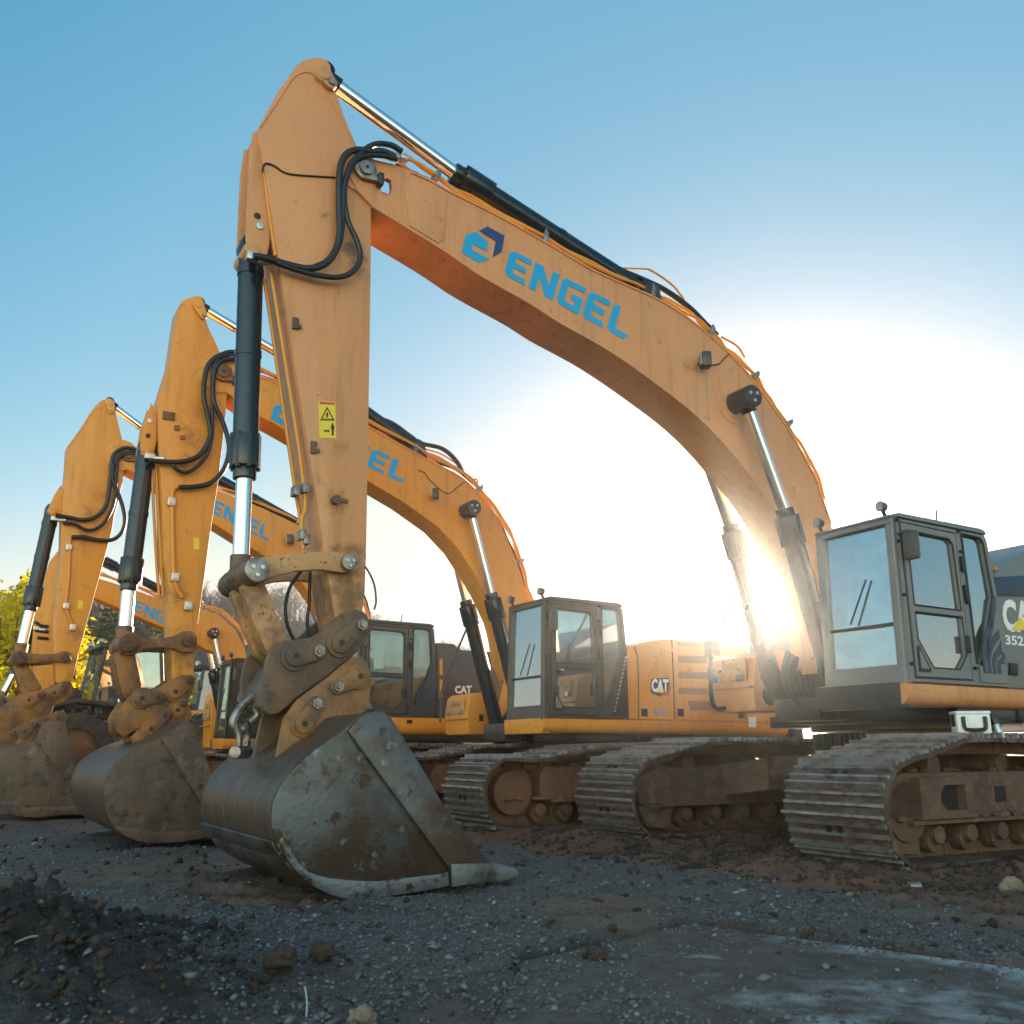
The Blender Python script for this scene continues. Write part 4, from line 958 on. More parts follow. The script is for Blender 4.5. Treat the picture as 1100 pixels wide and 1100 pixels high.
# welded brackets, rust spots and the warning sticker on the stick's side
for q in ((317,348),(336.5,481)): t = MB(); c = f1.P(*q, .205); t.box((c[0], .215, c[1]), (.05, .03, .10), .01); t.box((c[0]-.03, .215, c[1]-.02), (.04, .02, .03), .005); t.build("hose_bracket", M['coupler'], stick1)
t = MB(); c = f1.P(359, 538, .205); t.cyl((c[0], .20, c[1]), (c[0], .27, c[1]), .035, n=12); t.box((c[0]-.06, .212, c[1]+.01), (.10, .02, .035), .006)
t.build("hose_bracket", M['coupler'], stick1)
def sticker(parent, f, q, y):
    """pictogram plate: red strip, warning triangle, arrow and figure"""
    mq = quad_map(f, q, 1.0, y)
    def poly(nm, p, m_, k): t = MB(); t.prism([mq(a) for a in p], y+.002, y+.004+.001*k); return t.build(nm, m_, s_ if k else parent, smooth=False)
    t = MB(); t.prism([mq(a) for a in [(0,0),(1,0),(1,1),(0,1)]], y+.001, y+.004); s_ = t.build("warning_sticker", M['sticker'], parent, smooth=False)
    poly("sticker_strip", [(.06,.92),(.94,.92),(.94,.985),(.06,.985)], M['red'], 1)
    t = MB(); t.plate([mq(a) for a in [(.08,.50),(.92,.50),(.5,.86)]], [[mq(a) for a in [(.19,.53),(.81,.53),(.5,.80)]]], y+.003, y+.006); t.build("pictogram", M['ink'], s_, smooth=False)
    poly("pictogram", [(.44,.56),(.50,.56),(.58,.66),(.50,.72),(.42,.64)], M['ink'], 1)
    poly("pictogram", [(.04,.475),(.96,.475),(.96,.487),(.04,.487)], M['ink'], 1)
    poly("pictogram", [(.74,.08),(.86,.08),(.86,.22),(.92,.30),(.86,.36),(.84,.42),(.76,.42),(.74,.36),(.68,.30),(.74,.22)], M['ink'], 1)
    poly("pictogram", [(.26,.20),(.36,.15),(.36,.18),(.52,.18),(.52,.15),(.62,.20),(.52,.25),(.52,.22),(.36,.22),(.36,.25)], M['ink'], 1)
sticker(R1, f1, [(342,431),(360,432),(361,471),(343,471)], .205)

# storage box, mirror post, grab rail on the machine's right front corner; hoses at the boom foot
def storage_box(root, f, q, y0, y1, paint, panel):
    """box with rounded top and a forward face carrying a panel, a recess painted in as shade, and lamps"""
    P = f.L(q, y1); t = MB(); t.prism(P, y0, y1, .03); sb = t.build("storage_box", paint, root)
    xf = max(p[0] for p in P); z0 = min(p[1] for p in P); z1 = max(p[1] for p in P); h = z1-z0; w_ = y1-y0
    t = MB(); t.box((xf+.004, (y0+y1)/2, z0+h*.66), (.012, w_*.78, h*.36), .004); t.build("box_panel", panel, sb)
    t = MB(); t.box((xf+.014, (y0+y1)/2+.02, z0+h*.73), (.012, w_*.35, h*.10), .004); t.build("grab_recess_shade", M['yellow_shade'], sb)  # raised block in darker yellow, toned like a shaded hollow
    for k in (-.28, .25):
        t = MB(); t.box((xf+.014, (y0+y1)/2+k*w_, z0+h*.53), (.02, w_*.16, h*.10), .006); t.build("lamp", M['lampglass'], sb)
    t = MB(); t.box((xf+.01, (y0+y1)/2, z0+h*.38), (.05, w_*.98, .02), .004); t.build("step_edge", panel, sb)
    return sb
storage_box(R1, f1, [(812,764),(809,745),(812,706),(820,700),(858,699),(866,712),(866,764)], -1.42, -.72, M['yellow'], M['yellow_worn'])
t = MB(); t.tube(f_pts(f1, [(764,696),(763,720),(765,752),(772,762),(790,757),(800,755)], -1.2), .028, n=8); t.box(f1.V(765,697,-1.2), (.14,.14,.20), .03); t.box(f1.V(764,725,-1.2), (.07,.07,.14), .02)
t.tube(f_pts(f1, [(766,690),(776,668),(790,640),(806,602),(812,596),(820,598)], -1.2), .016, n=6, smooth=2); t.build("mirror_post", M['black'], R1)
t = MB()
for k in range(6): t.tube(f_pts(f1, [(846+5*k,700+3*k),(842+6*k,722),(848+6*k,745),(858+6*k,756)], .1-.1*k), .028, n=8)
t.build("hydraulic_hose", M['rubber'], R1)

gp = lambda f_, px, py, r, c, k: (*f_.P(px, py, .2), r, c, k)
GREASE = (0.045, 0.038, 0.034); MUDC = (0.13, 0.075, 0.045)
add_spots(M['yellow'], [gp(f1,380,268,.20,GREASE,.75), gp(f1,384,288,.16,GREASE,.6), gp(f1,349,232,.08,GREASE,.7), gp(f1,372,640,.55,MUDC,.75), gp(f1,380,600,.30,MUDC,.6), gp(f1,366,480,.14,(0.40,0.19,0.03),.8), gp(f1,362,540,.18,(0.30,0.13,0.03),.7), gp(f1,300,330,.10,GREASE,.5),
   gp(f1,560,345,.30,GREASE,.6), gp(f1,620,385,.25,GREASE,.7), gp(f1,700,440,.25,MUDC,.5), gp(f1,735,395,.12,(0.42,0.20,0.03),.8), gp(f1,790,440,.30,(0.50,0.24,0.04),.7)])
add_spots(M['yellow_worn'], [gp(f1,268,640,.35,MUDC,.7), gp(f1,300,690,.30,MUDC,.8)])
# ================================================================ EXCAVATOR 2
f2 = Frame(1.05, 13.68)
R2 = empty("excavator", (1.05, 13.68, 0), HEAD, "second excavator in the row, all yellow with black framed cab and wide rusty ditching bucket", "excavator", ROW)
path2 = [(1.4, .04), (2.1, .04)] + f2.L([(543,894),(527,881),(520.5,866),(519,851),(521,837),(532,820.5),(548,813),(574.5,815.6),(599,812),(623.6,806.6),(645,803)], 1.95)
path2 += [(.2, .97), (-.6, .95), (-1.4, .97), (-2.0, .96), (-2.45, .85), (-2.68, .60), (-2.68, .34), (-2.52, .12), (-2.2, .04), (-1.0, .03), (.4, .03)]
undercarriage(R2, 2.72, 2.9, .95, path2, M['mudframe_red'], M['track'], M['grouser'], deck_z=1.06, mud=M['mudframe_red'], open_front=True)
X2 = 1.68
cab(R2, X2, 1.28, .66, 1.55, 1.31, 2.80, M['charcoal'], 'grille', M['glass'])
zr2 = 1.30
prof2 = [(X2-1.02, zr2), (X2-1.20, 1.95), (X2-1.33, 2.26)] + f2.L([(681,694),(697,688.5),(711,686),(730,686.5),(800,693),(812,698),(820,708)], 1.53) + [(-2.42, zr2)]
o2 = upper_body(R2, X2-1.0, -3.1, 1.55, 1.06, zr2, 2.38, M['yellow_new'], M['yellow_new'], profile=prof2, right_front=1.15)
skirt(R2, X2+.02, -2.45, 1.56, 1.125, zr2, M['yellow_new'])
t = MB(); t.prism([(X2+.022, 1.12), (X2+.03, zr2), (X2-.1, zr2), (X2-.1, 1.12)], .62, 1.50, .01); t.build("cab_sill", M['yellow_new'], R2)
y2 = 1.53
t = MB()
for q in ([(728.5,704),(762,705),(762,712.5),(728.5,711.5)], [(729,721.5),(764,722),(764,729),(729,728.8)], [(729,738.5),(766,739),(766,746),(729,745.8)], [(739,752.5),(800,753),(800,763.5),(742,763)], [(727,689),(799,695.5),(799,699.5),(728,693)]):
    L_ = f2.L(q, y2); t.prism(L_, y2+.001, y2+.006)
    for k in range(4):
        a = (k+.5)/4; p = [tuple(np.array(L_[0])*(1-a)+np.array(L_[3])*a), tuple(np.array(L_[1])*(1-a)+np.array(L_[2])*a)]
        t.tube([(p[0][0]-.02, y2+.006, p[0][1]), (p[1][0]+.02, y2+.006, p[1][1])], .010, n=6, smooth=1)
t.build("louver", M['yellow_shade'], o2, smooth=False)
t = MB()
for q in ([(686,772.5),(686,730),(685,706),(681,694)], [(724.5,772.5),(723.5,730),(721.5,687)], [(801,772.5),(801,700)]): t.tube([f2.V(a, b, y2+.002) for a, b in q], .008, n=5, smooth=1)
t.build("panel_seam", M['ink'], o2)
t = MB(); t.prism(f2.L([(690,742),(711,697),(722,697),(722,700),(713,700.5),(694,742)], y2), y2+.001, y2+.014, .005); t.build("body_crease", M['yellow_new'], o2)
font_text("lettering", "CAT", lambda p: f2.P(699.5+18*p[0], 743.5+.5*p[0]-14.5*p[1], y2), M['white'], o2, y2, bold=.05, thick=.010)
t = MB(); t.prism(f2.L([(699,729),(718,728),(720,737),(717,746),(708,748),(699,744.5)], y2), y2+.002, y2+.006); t.build("emblem", M['ink'], o2, smooth=False)
t = MB(); t.prism(f2.L([(705,744),(708.5,739),(712,744)], y2), y2+.010, y2+.013); t.build("emblem", M['sticker'], o2, smooth=False)
t = MB(); t.prism(f2.L([(709,745.5),(717,744),(719,733),(720.5,737),(718,746.5),(710,748)], y2), y2+.006, y2+.009); t.build("emblem", M['red'], o2, smooth=False)
font_text("lettering", "3116", lambda p: f2.P(702+15*p[0], 768.2-6*p[1], y2), M['cyan'], o2, y2, bold=.02)
for q in ((692,765.5),(731,765.5),(796,768)): t = MB(); c = f2.P(*q, y2); t.box((c[0], y2+.004, c[1]), (.10, .014, .10), .004); t.build("door_latch", M['ink'], o2)
t = MB(); t.prism(f2.L([(803,770),(811,770),(811,782),(803,782)], y2), y2+.02, y2+.026); t.build("warning_label", M['white'], R2, smooth=False)
sb = storage_box(R2, f2, [(503,789),(502,764),(505,748),(509,744.5),(524,744),(528,770),(528,789)], -1.42, -.70, M['yellow_new'], M['yellow_worn'])
t = MB(); t.box(f2.V(517, 771, -.695), (.07, .02, .10), .01); t.build("box_latch", M['ink'], sb)
t = MB(); t.tube(f_pts(f2, [(473,776),(474,745),(480,728),(489,705),(498,683),(503,672)], -1.0), .016, n=6, smooth=2); t.build("mirror_post", M['black'], R2)

S2 = dict(HB=.215, HS=.19, paint=M['yellow_new'], linkmat=M['coupler2'], coupmat=M['coupler2'], earmat=M['coupler2'], capmat=M['rustcap'],
  stick=[(191.5,330),(196,322.5),(205.4,319),(212,317.4),(217,319),(220,327),(221,342.7),(225,354),(231.6,367),(235.7,377),(240,390),(244,423),(241,460),(234.5,518),(226,573),(217,640),(210.7,684.7),(208,727),(202,738),(190,742),(185,728),(183,678),(181,629),(176,600),(174.5,545),(170.5,480),(169.5,431),(183,388.5)],
  seam=[(192,331),(197,327),(204,334),(212,345),(222,358),(232,373)], boss=(236,401), boss_r=.26,
  boom=[(229,404),(230,394),(236,388.5),(253,393.5),(279,405),(295,410),(345,432),(396,458),(445.5,485.5),(470,499),(496,513),(518,534.5),(535.5,561),(548.5,589),(560,620),(568,650),(570,690),(563,722),(552,730),(545,712),(540,683),(535,665),(522,637),(509,615),(492,589),(470,565.5),(434.5,540),(396,517),(345,484),(295.5,455.6),(279,447),(253,428),(238,418)],
  flange=[(253,393.5),(295,410),(345,432),(396,458),(445.5,485.5),(470,499),(496,513),(518,534.5),(535.5,561),(548.5,589),(560,620)],
  word=[(331,449),(440,500),(433,519.5),(325,469)],
  logo=[(M['cyan'], [(294,437),(303,434),(313,442),(312,449),(300,444),(299,448),(314,455),(305,458),(291,450)]), (M['navy'], [(306,433),(313,430),(327,437),(325,449),(317,453),(319.5,441)])],
  lamp=(465,533), lamp_r=.075, pivot=(239,401), pivot_r=.085, ear_bolt=(161,452), ear_hole=(159,468),
  bcyl=dict(off=.15, top=(505,547), foot=(566,790), collar=(529,644), rb=.10, rr=.056),
  scyl=dict(eye=(212,328), link=(218,340), collar=(320,392), foot=(445,482), rb=.105, rr=.06),
  kear=[(163,432),(168,440),(168,475),(166,486),(159,490),(153,488),(151,478),(155,455)],
  kcyl=dict(top=(158,482), collar=(139,626), eye=(133,690), rb=.105, rr=.075),
  link_y=.225, link_a=(137.5,691), link_b=(202.4,689), link_r=.10, link_rb=.06,
  slink=[(126,691),(129,682),(137,678),(146,680),(155,686),(175,685.5),(188,683),(197,677.5),(206,678),(212,685),(212,694),(206,700),(196,701),(186,697),(172,695.5),(155,697),(146,703),(137,704),(129,700)],
  plink_y=.19, plink=[(122,702),(132,696),(145,701),(152,735),(150,750),(138,754),(131,747)],
  coup_y=(.25,.31),
  coup=[(124,772),(128,764),(139,748),(150,743),(164,741),(175,736),(187,728),(198,724.6),(206,728),(209,735),(205.5,747),(196,757),(185,765),(165,775),(145,785),(133,792),(126,786)],
  core=[(128,776),(140,756),(160,748),(185,752),(182,764),(160,776),(140,786),(132,788)],
  keepers=[((152,750),(172,749)),((188,743),(203,731))], keep_r=.085,
  ekeepers=[((162,783),(179,766)),((190,763),(196,756))], ear_out=.30)
stick2, boom2, coup2 = front_end(R2, f2, S2)
bucket(R2, f2, dict(hw=1.35, mat=M['bucket_brown'], shellmat=M['shell'], cutmat=M['bucket_brown'], edgemat=M['bucket_brown'], earmat=M['coupler2'], capmat=M['rustcap'],
  side=[(173,793),(188,783),(201,773),(208,779),(213,790),(228.7,836.5),(245,870),(256,893),(254,903),(235,902),(216,901),(194,905),(170,906),(156,905.5),(145,903),(133,898),(123.6,890.5),(117,879),(113,867),(111,858),(111,849),(113,838),(117.5,827),(124,818.5),(133,812),(142,806),(151.4,801),(162,797)],
  back=[(201,773.5),(188,783.5),(173,793.5),(162,797),(151.4,801),(142,806),(133,812),(124,818.5),(117.5,827),(113,838),(111,849),(111,858),(113,867),(117,879),(123.6,890.5),(133,898),(145,903),(156,905.5),(170,906),(194,905),(216,901.5),(253,903)],
  cutter=[(173,794),(188,784),(201,774),(208,780),(213,791),(228.7,837),(245,870),(255,893),(254,902),(238,901),(226,880)],
  heel=[(124,886),(135,888),(150,889),(170,893),(200,893),(226,890),(240,893),(238,901.5),(216,900.5),(194,904.5),(170,905.5),(156,905),(145,902.5),(133,897.5),(126,891)],
  bars=[],
  ear=[(140,792),(155,776),(175,762),(192,753),(204,757),(207,772),(196,782),(175,795),(160,803),(146,806)], ear_y=[(.24,.30),(-.30,-.24)]))
for pts, r in (([(262,381),(250,378),(240,380),(228,387),(221,400),(219,425),(224,450),(226,468),(218,485),(205,494),(185,496.5),(160,494.5)], .030),
               ([(262,383),(248,381),(236,384),(229,396),(228,420),(228,445),(228,465),(224,485),(213,500),(200,507.5),(188,503),(186,497)], .022),
               ([(261,386),(244,386),(233,392),(229,410),(230,432),(238,450),(244,468),(246,485),(240,505),(226,519),(208,523),(192,523.5)], .030)):
    hose(stick2, f2, pts, .27, r)
hose(stick2, f2, [(190,523.5),(186,527),(185,540),(186,590),(187,618),(190,632),(196,642)], .215, .026, "hydraulic_pipe", M['pipe'])
for q in ((184,539),(188,620),(202,651)): t = MB(); c = f2.V(*q, .225); t.box(c, (.09, .06, .10), .012); t.cyl(c, (c[0], c[1]+.05, c[2]), .025, n=10); t.build("pipe_clamp", M['zinc'], stick2)
for q in ([(163,500),(165,545),(168,600),(171,640)], [(168,500),(170,545),(173,600),(175,640)]): hose(stick2, f2, q, .05, .018, "hydraulic_pipe", M['pipe'])
t = MB(); t.prism(f2.L([(183.5,655),(206,655),(207,684),(184,684)], .19), .191, .205, .004); t.build("doubler_plate", M['yellow_new'], stick2)
t = MB(); t.prism(f2.L([(208,577.5),(214,578),(214,590),(208,590)], .19), .191, .195); t.build("warning_sticker", M['sticker'], stick2, smooth=False)
for q, sz_ in (((181,447),(.14,.03,.10)),((190,460),(.06,.04,.06)),((196,470),(.05,.04,.05))): t = MB(); c = f2.P(*q, .19); t.box((c[0],.20,c[1]), sz_, .006); t.build("hose_bracket", M['coupler2'], stick2)
add_spots(M['yellow_new'], [gp(f2,205,470,.30,(0.20,0.09,0.03),.6), gp(f2,212,440,.35,(0.55,0.22,0.01),.7), gp(f2,200,500,.22,GREASE,.55), gp(f2,203,700,.45,MUDC,.7), gp(f2,190,640,.25,MUDC,.5), gp(f2,500,552,.25,(0.50,0.22,0.01),.8)])
run_pipes(boom2, f2, [(262,396),(295,410),(345,432),(396,458),(445.5,485.5),(470,499),(496,513),(518,534.5),(535.5,561),(548.5,589),(560,620),(568,650)],
          [(.07,.17,.020,M['pipe']),(.12,.10,.018,M['pipe']),(.09,.0,.02,M['pipe']),(.16,-.05,.022,M['rubber'])], None, None, .17)
hose(boom2, f2, [(396,446),(420,454),(440,468),(452,476),(475,482),(490,495),(498,510)], .05, .032)
hose(boom2, f2, [(455,482),(474,488),(492,500),(503,514),(512,515),(513,520)], .0, .012, "hydraulic_pipe", M['pipe'])
hose(boom2, f2, [(449,505),(456,508),(462,516),(480,530),(492,523),(500,517)], .22, .007, "cable")

# ================================================================ EXCAVATOR 3
f3 = Frame(-1.81, 17.42)
R3 = empty("excavator", (-1.81, 17.42, 0), HEAD, "third excavator in the row, yellow boom and stick with dark cab and dark engine house", "excavator", ROW)
undercarriage(R3, 2.72, 2.9, .9, generic_path(2.72, 1.0), M['mudframe_red'], M['track'], M['grouser'], deck_z=1.12, mud=M['mudframe_red'], open_front=True)
X3 = 1.72
cab(R3, X3, 1.40, .66, 1.55, 1.46, 3.03, M['charcoal'], 'louver', M['glass_dark'])
o3 = upper_body(R3, X3-1.42, -3.4, 1.55, 1.12, 1.45, 2.75, M['charcoal'], M['yellow_new'], right_front=1.15,
     profile=[(X3-1.42, 1.455), (X3-1.42, 2.72), (X3-1.75, 2.72), (X3-1.9, 2.62), (-2.6, 2.62), (-2.8, 2.4), (-2.85, 1.455)])
skirt(R3, X3+.02, -2.8, 1.56, 1.18, 1.455, M['yellow_new'])
t = MB(); t.prism([(X3+.022, 1.18), (X3+.03, 1.455), (X3-.1, 1.455), (X3-.1, 1.18)], .62, 1.50, .01); t.build("cab_sill", M['yellow_new'], R3)
font_text("lettering", "CAT", lambda p: f3.P(488.5+18*p[0], 745-8.5*p[1], 1.53), M['white'], o3, 1.53, bold=.045, thick=.008)
t = MB()
for q in ([(472,708),(475,708),(475,725),(472,725)], [(472,730),(475,730),(475,750),(472,750)]): t.prism(f3.L(q, 1.53), 1.531, 1.545)
t.build("reflector_strip", M['pipe'], o3, smooth=False)
t = MB(); t.box(f3.V(440, 775, 1.565), (.10, .02, .06), .01); t.build("skirt_port", M['ink'], R3)
S3 = dict(HB=.215, HS=.19, paint=M['yellow_new'], linkmat=M['coupler2'], coupmat=M['coupler2'], earmat=M['coupler2'], capmat=M['rustcap'],
  stick=[(72,480),(86,461),(97,443),(104,434),(110,429.5),(117,428.6),(122,432),(124,440),(125,446),(130,466),(133,478),(134,492),(132,516),(128,535),(123,553),(121.5,562),(120,572),(115,590),(104,630),(94.5,665),(84,704),(78,731),(70,736),(60,733),(59,702),(59,654),(65,600),(66,560),(69,520),(71,500)],
  seam=[(73,481),(88,460),(101,441),(108,438),(114,445),(123,462),(131,478)], boss=(131,489), boss_r=.26,
  boom=[(127,493),(129,483),(135,480),(150,484),(190,505),(232.7,526),(282,545.5),(318.6,563),(345,580),(368,607),(385,640),(395,672),(398,700),(392,730),(380,735),(372,715),(360,680),(345,655),(325,627),(305,609),(282,596),(228.6,562),(180,530),(150,511),(138,505)],
  word=[(231,536.5),(290,566),(288.5,582),(226.5,550)], lamp=(311,581), lamp_r=.09, pivot=(137,489), pivot_r=.085,
  bcyl=dict(off=.15, top=(335,600), foot=(392,775), collar=(358,670), rb=.10, rr=.056),
  scyl=dict(eye=(117,433), link=(119.5,442), collar=(205,499), foot=(335,572), rb=.105, rr=.06),
  kear=[(66,520),(70,540),(68,552),(61,556),(53,553),(52,546),(58,532)],
  kcyl=dict(top=(56,549), collar=(33.5,650), eye=(21,704), rb=.105, rr=.075),
  link_y=.225, link_a=(20,707), link_b=(71,705.5), link_r=.10, link_rb=.06,
  slink=[(11,707),(13,701),(20,698),(27,701),(45,703),(60,702),(66,699.5),(72,699),(77,703),(77,709),(72,712.5),(62,710.5),(45,712),(27,713),(20,716.5),(13,713)],
  plink_y=.19, plink=[(14,714),(22,710),(31,714),(45,738),(40,750),(28,752),(22,742)],
  coup_y=(.25,.31),
  coup=[(-18,775),(-8,764),(4,757),(22,746),(40,742),(56,737),(66,732),(75,731),(79,737),(77,746),(68,754),(52,761),(35,772),(12,784),(-6,793),(-18,788)],
  core=[(-10,776),(10,764),(30,754),(50,752),(50,758),(30,770),(8,782),(-8,788)],
  keepers=[((31,752),(43,747)),((58,744),(69,736))], keep_r=.085,
  ekeepers=[((26,786),(36,778)),((62,771),(49,773))], ear_out=.30)
stick3, boom3, coup3 = front_end(R3, f3, S3)
bucket(R3, f3, dict(hw=1.0, mat=M['bucket_brown'], shellmat=M['shell'], cutmat=M['bucket_brown'], edgemat=M['bucket_brown'], earmat=M['coupler2'], capmat=M['rustcap'],
  side=[(38,796),(46,776),(56,773),(70,776),(74,795),(80,818),(98,852),(110,868),(104,876),(70,875),(40,878.5),(20,877.5),(8,873),(0,866),(-10,855),(-15,845),(-17,832),(-14,818),(-6,808),(5,803),(20,800)],
  back=[(60,773.5),(46,776.5),(38,796.5),(20,800),(5,803),(-6,808),(-14,818),(-17,832),(-15,845),(-10,855),(0,866),(8,873),(20,877.5),(40,878.5),(70,875.5),(102,876)],
  cutter=[(38,797),(46,777),(56,774),(70,777),(74,795),(80,818),(98,852),(109,868),(104,875.5),(86,874),(72,838)],
  heel=[(0,860),(14,860),(26,866),(45,867),(70,866),(88,864),(92,874),(70,874.5),(40,878),(20,877),(8,872.5),(1,867)],
  ear=[(16,800),(22,788),(38,778),(56,767),(68,762),(73,770),(70,779),(54,788),(38,798)], ear_y=[(.24,.30),(-.30,-.24)]))
for pts, r in (([(146,483),(136,481),(127,484),(121,492),(119,510),(117,530),(113,545),(103,555),(90,558.5),(75,556),(60,553)], .032),
               ([(146,485),(134,486),(127,494),(125,512),(124,530),(121,545),(113,560),(103,568),(92,569),(80,563),(68,562)], .026),
               ([(144,487),(130,490),(122,500),(121,515),(127,530),(132,545),(134,560),(130,573),(120,580),(105,580),(90,577),(77,577)], .032)):
    hose(stick3, f3, pts, .27, r)
hose(stick3, f3, [(76,577),(75,585),(74,620),(71,650),(74,662),(78,672)], .215, .026, "hydraulic_pipe", M['pipe'])
for q in ((74,588),(71,651),(78,674)): t = MB(); c = f3.V(*q, .225); t.box(c, (.09, .06, .10), .012); t.cyl(c, (c[0], c[1]+.05, c[2]), .025, n=10); t.build("pipe_clamp", M['zinc'], stick3)
t = MB(); t.prism(f3.L([(84,645),(89,645.5),(88.5,654),(83,654)], .19), .191, .195); t.build("warning_sticker", M['sticker'], stick3, smooth=False)
run_pipes(boom3, f3, [(150,484),(190,505),(232.7,526),(282,545.5),(318.6,563),(345,580),(368,607),(385,640),(395,672)],
          [(.05,.17,.018,M['pipe']),(.10,.10,.018,M['pipe']),(.15,.0,.02,M['rubber'])], None, None, .17)
hose(boom3, f3, [(340,575),(370,590),(390,606),(401,625),(404,645),(402,655)], -.1, .02)

# ================================================================ EXCAVATOR 4 (far left, behind)
f4 = Frame(-4.9, 21.05)
R4 = empty("excavator", (-4.9, 21.05, 0), HEAD, "fourth and smallest looking excavator, orange yellow, mostly hidden behind the third stick", "excavator", ROW)
undercarriage(R4, 2.6, 2.7, .8, generic_path(2.6, .95), M['mudframe_red'], M['track'], M['grouser'], deck_z=1.0)
X4 = f4.P(247, 720, 1.5)[0]
cab(R4, X4, 1.5, .66, 1.5, 1.18, 2.75, M['black'], 'grille', M['glass_dark'])
o4 = upper_body(R4, X4-1.5, -2.9, 1.5, .95, 1.16, 2.2, M['yellow_new'], M['yellow_new'], right_front=1.3)
skirt(R4, X4+.02, -2.4, 1.51, .96, 1.16, M['yellow_new'])
t = MB(); t.prism([(X4+.022, .96), (X4+.03, 1.17), (X4-.1, 1.17), (X4-.1, .96)], .58, 1.46, .01); t.build("cab_sill", M['yellow_new'], R4)
storage_box(R4, f4, [(226,803),(227,757),(231,744),(240,742),(246,780),(246,803)], -1.35, -.6, M['yellow_new'], M['yellow_worn'])
S4 = dict(HB=.20, HS=.17, paint=M['yellow_new'], linkmat=M['coupler2'], coupmat=M['coupler2'], earmat=M['coupler2'], capmat=M['rustcap'],
  stick=[(49,618),(54,602),(62,592),(70,592),(76,602),(79,618),(76,640),(66,690),(56,748),(50,756),(43,754),(38,740),(34,700),(36,672),(42,648)], boss=(76,619), boss_r=.22,
  boom=[(72,622),(74,612),(80,610),(102,620),(131,629),(165,641),(195,650),(216,653.5),(235,660),(253,676),(262,694),(267,712),(262,726),(254,724),(248,715),(237,703),(220,697),(195,682),(158,667),(127,653),(101,642),(82,632)],
  word=[(146,644.5),(199,667),(196.5,679),(143,656)], 
  bcyl=dict(off=.13, top=(229,680), foot=(250,790), collar=(237,720), rb=.09, rr=.055),
  scyl=dict(eye=(66,595), link=(70,601), collar=(112,603), foot=(185,640), rb=.09, rr=.05),
  kear=[(44,650),(47,660),(45,672),(38,675),(33,671),(34,660)],
  kcyl=dict(top=(36,667), collar=(17,720), eye=(0,752), rb=.10, rr=.07),
  link_y=.205, link_a=(0,754), link_b=(48,748), link_r=.09, link_rb=.055,
  slink=[(-6,754),(-4,748),(2,746),(10,749),(40,743),(49,742),(53,747),(52,753),(45,755),(10,758),(2,762),(-4,760)],
  plink_y=.17, plink=[(-6,758),(0,755),(6,758),(20,778),(16,788),(8,788)],
  coup_y=(.23,.28), coup=[(-15,800),(0,788),(20,778),(40,760),(52,752),(58,758),(54,770),(40,784),(20,796),(0,808),(-12,812)],
  core=[(-5,798),(20,784),(40,772),(20,792),(0,804)], keepers=[((16,786),(28,780)),((46,764),(54,758))], keep_r=.07, ear_out=.28)
stick4, boom4, coup4 = front_end(R4, f4, S4)
run_pipes(boom4, f4, [(102,620),(131,629),(165,641),(195,650),(216,653.5),(235,660),(253,676),(262,694)], [(.06,.15,.022,M['pipe']),(.12,.05,.02,M['pipe'])], None, None, .15)
bucket(R4, f4, dict(hw=.8, mat=M['bucket_brown'], cutmat=M['bucket_brown'], edgemat=M['bucket_brown'], earmat=M['coupler2'], capmat=M['rustcap'],
  side=[(0,812),(20,800),(40,796),(48,812),(70,850),(66,858),(30,858),(0,856),(-16,846),(-20,830),(-12,818)], back=[(30,798),(20,801),(0,813),(-12,819),(-20,831),(-16,846),(0,856),(30,858),(64,858)]))
for q in ([(38,668),(44,672),(52,673)], [(38,677),(52,679)], [(40,685),(52,686)]): hose(stick4, f4, q, .2, .03)

# ================================================================ GROUND
from mathutils import noise as mnoise
def fbm(x, y, sc0, octv=4, seed=0):
    """value noise on arrays"""
    r = np.random.default_rng(seed); tot = np.zeros_like(x); amp = 1.0; s = sc0; norm = 0
    for o in range(octv):
        T = r.random((256, 256)); xi = x*s+37.2*o; yi = y*s+11.7*o
        x0 = np.floor(xi).astype(int); y0 = np.floor(yi).astype(int); fx = xi-x0; fy = yi-y0
        fx = fx*fx*(3-2*fx); fy = fy*fy*(3-2*fy)
        a = T[x0 % 256, y0 % 256]; b = T[(x0+1) % 256, y0 % 256]; c = T[x0 % 256, (y0+1) % 256]; d = T[(x0+1) % 256, (y0+1) % 256]
        tot += amp*((a*(1-fx)+b*fx)*(1-fy)+(c*(1-fx)+d*fx)*fy); norm += amp; amp *= .5; s *= 2.03
    return tot/norm
sA, sB, sC, sD = [ground_at(*p) for p in ((560,1030), (742,990), (1010,1026), (1330,1068))]
def seg_dist(x, y, a, b):
    ax, ay = a; dx, dy = b[0]-ax, b[1]-ay; L = dx*dx+dy*dy
    t = np.clip(((x-ax)*dx+(y-ay)*dy)/L, 0, 1)
    return np.hypot(x-ax-t*dx, y-ay-t*dy), ((x-ax)*dy-(y-ay)*dx)/math.sqrt(L)   # second: + on the right hand side
def smooth(a, b, v):
    t = np.clip((v-a)/(b-a), 0, 1); return t*t*(3-2*t)
def bump(x, y, px, py, r, h, sy=1.0):
    c = ground_at(px, py); return h*np.exp(-(((x-c[0])/r)**2+((y-c[1])/(r*sy))**2))
def local(fr_, x, y):
    return (x-fr_.r[0])*U[0]+(y-fr_.r[1])*U[1], (x-fr_.r[0])*W[0]+(y-fr_.r[1])*W[1]
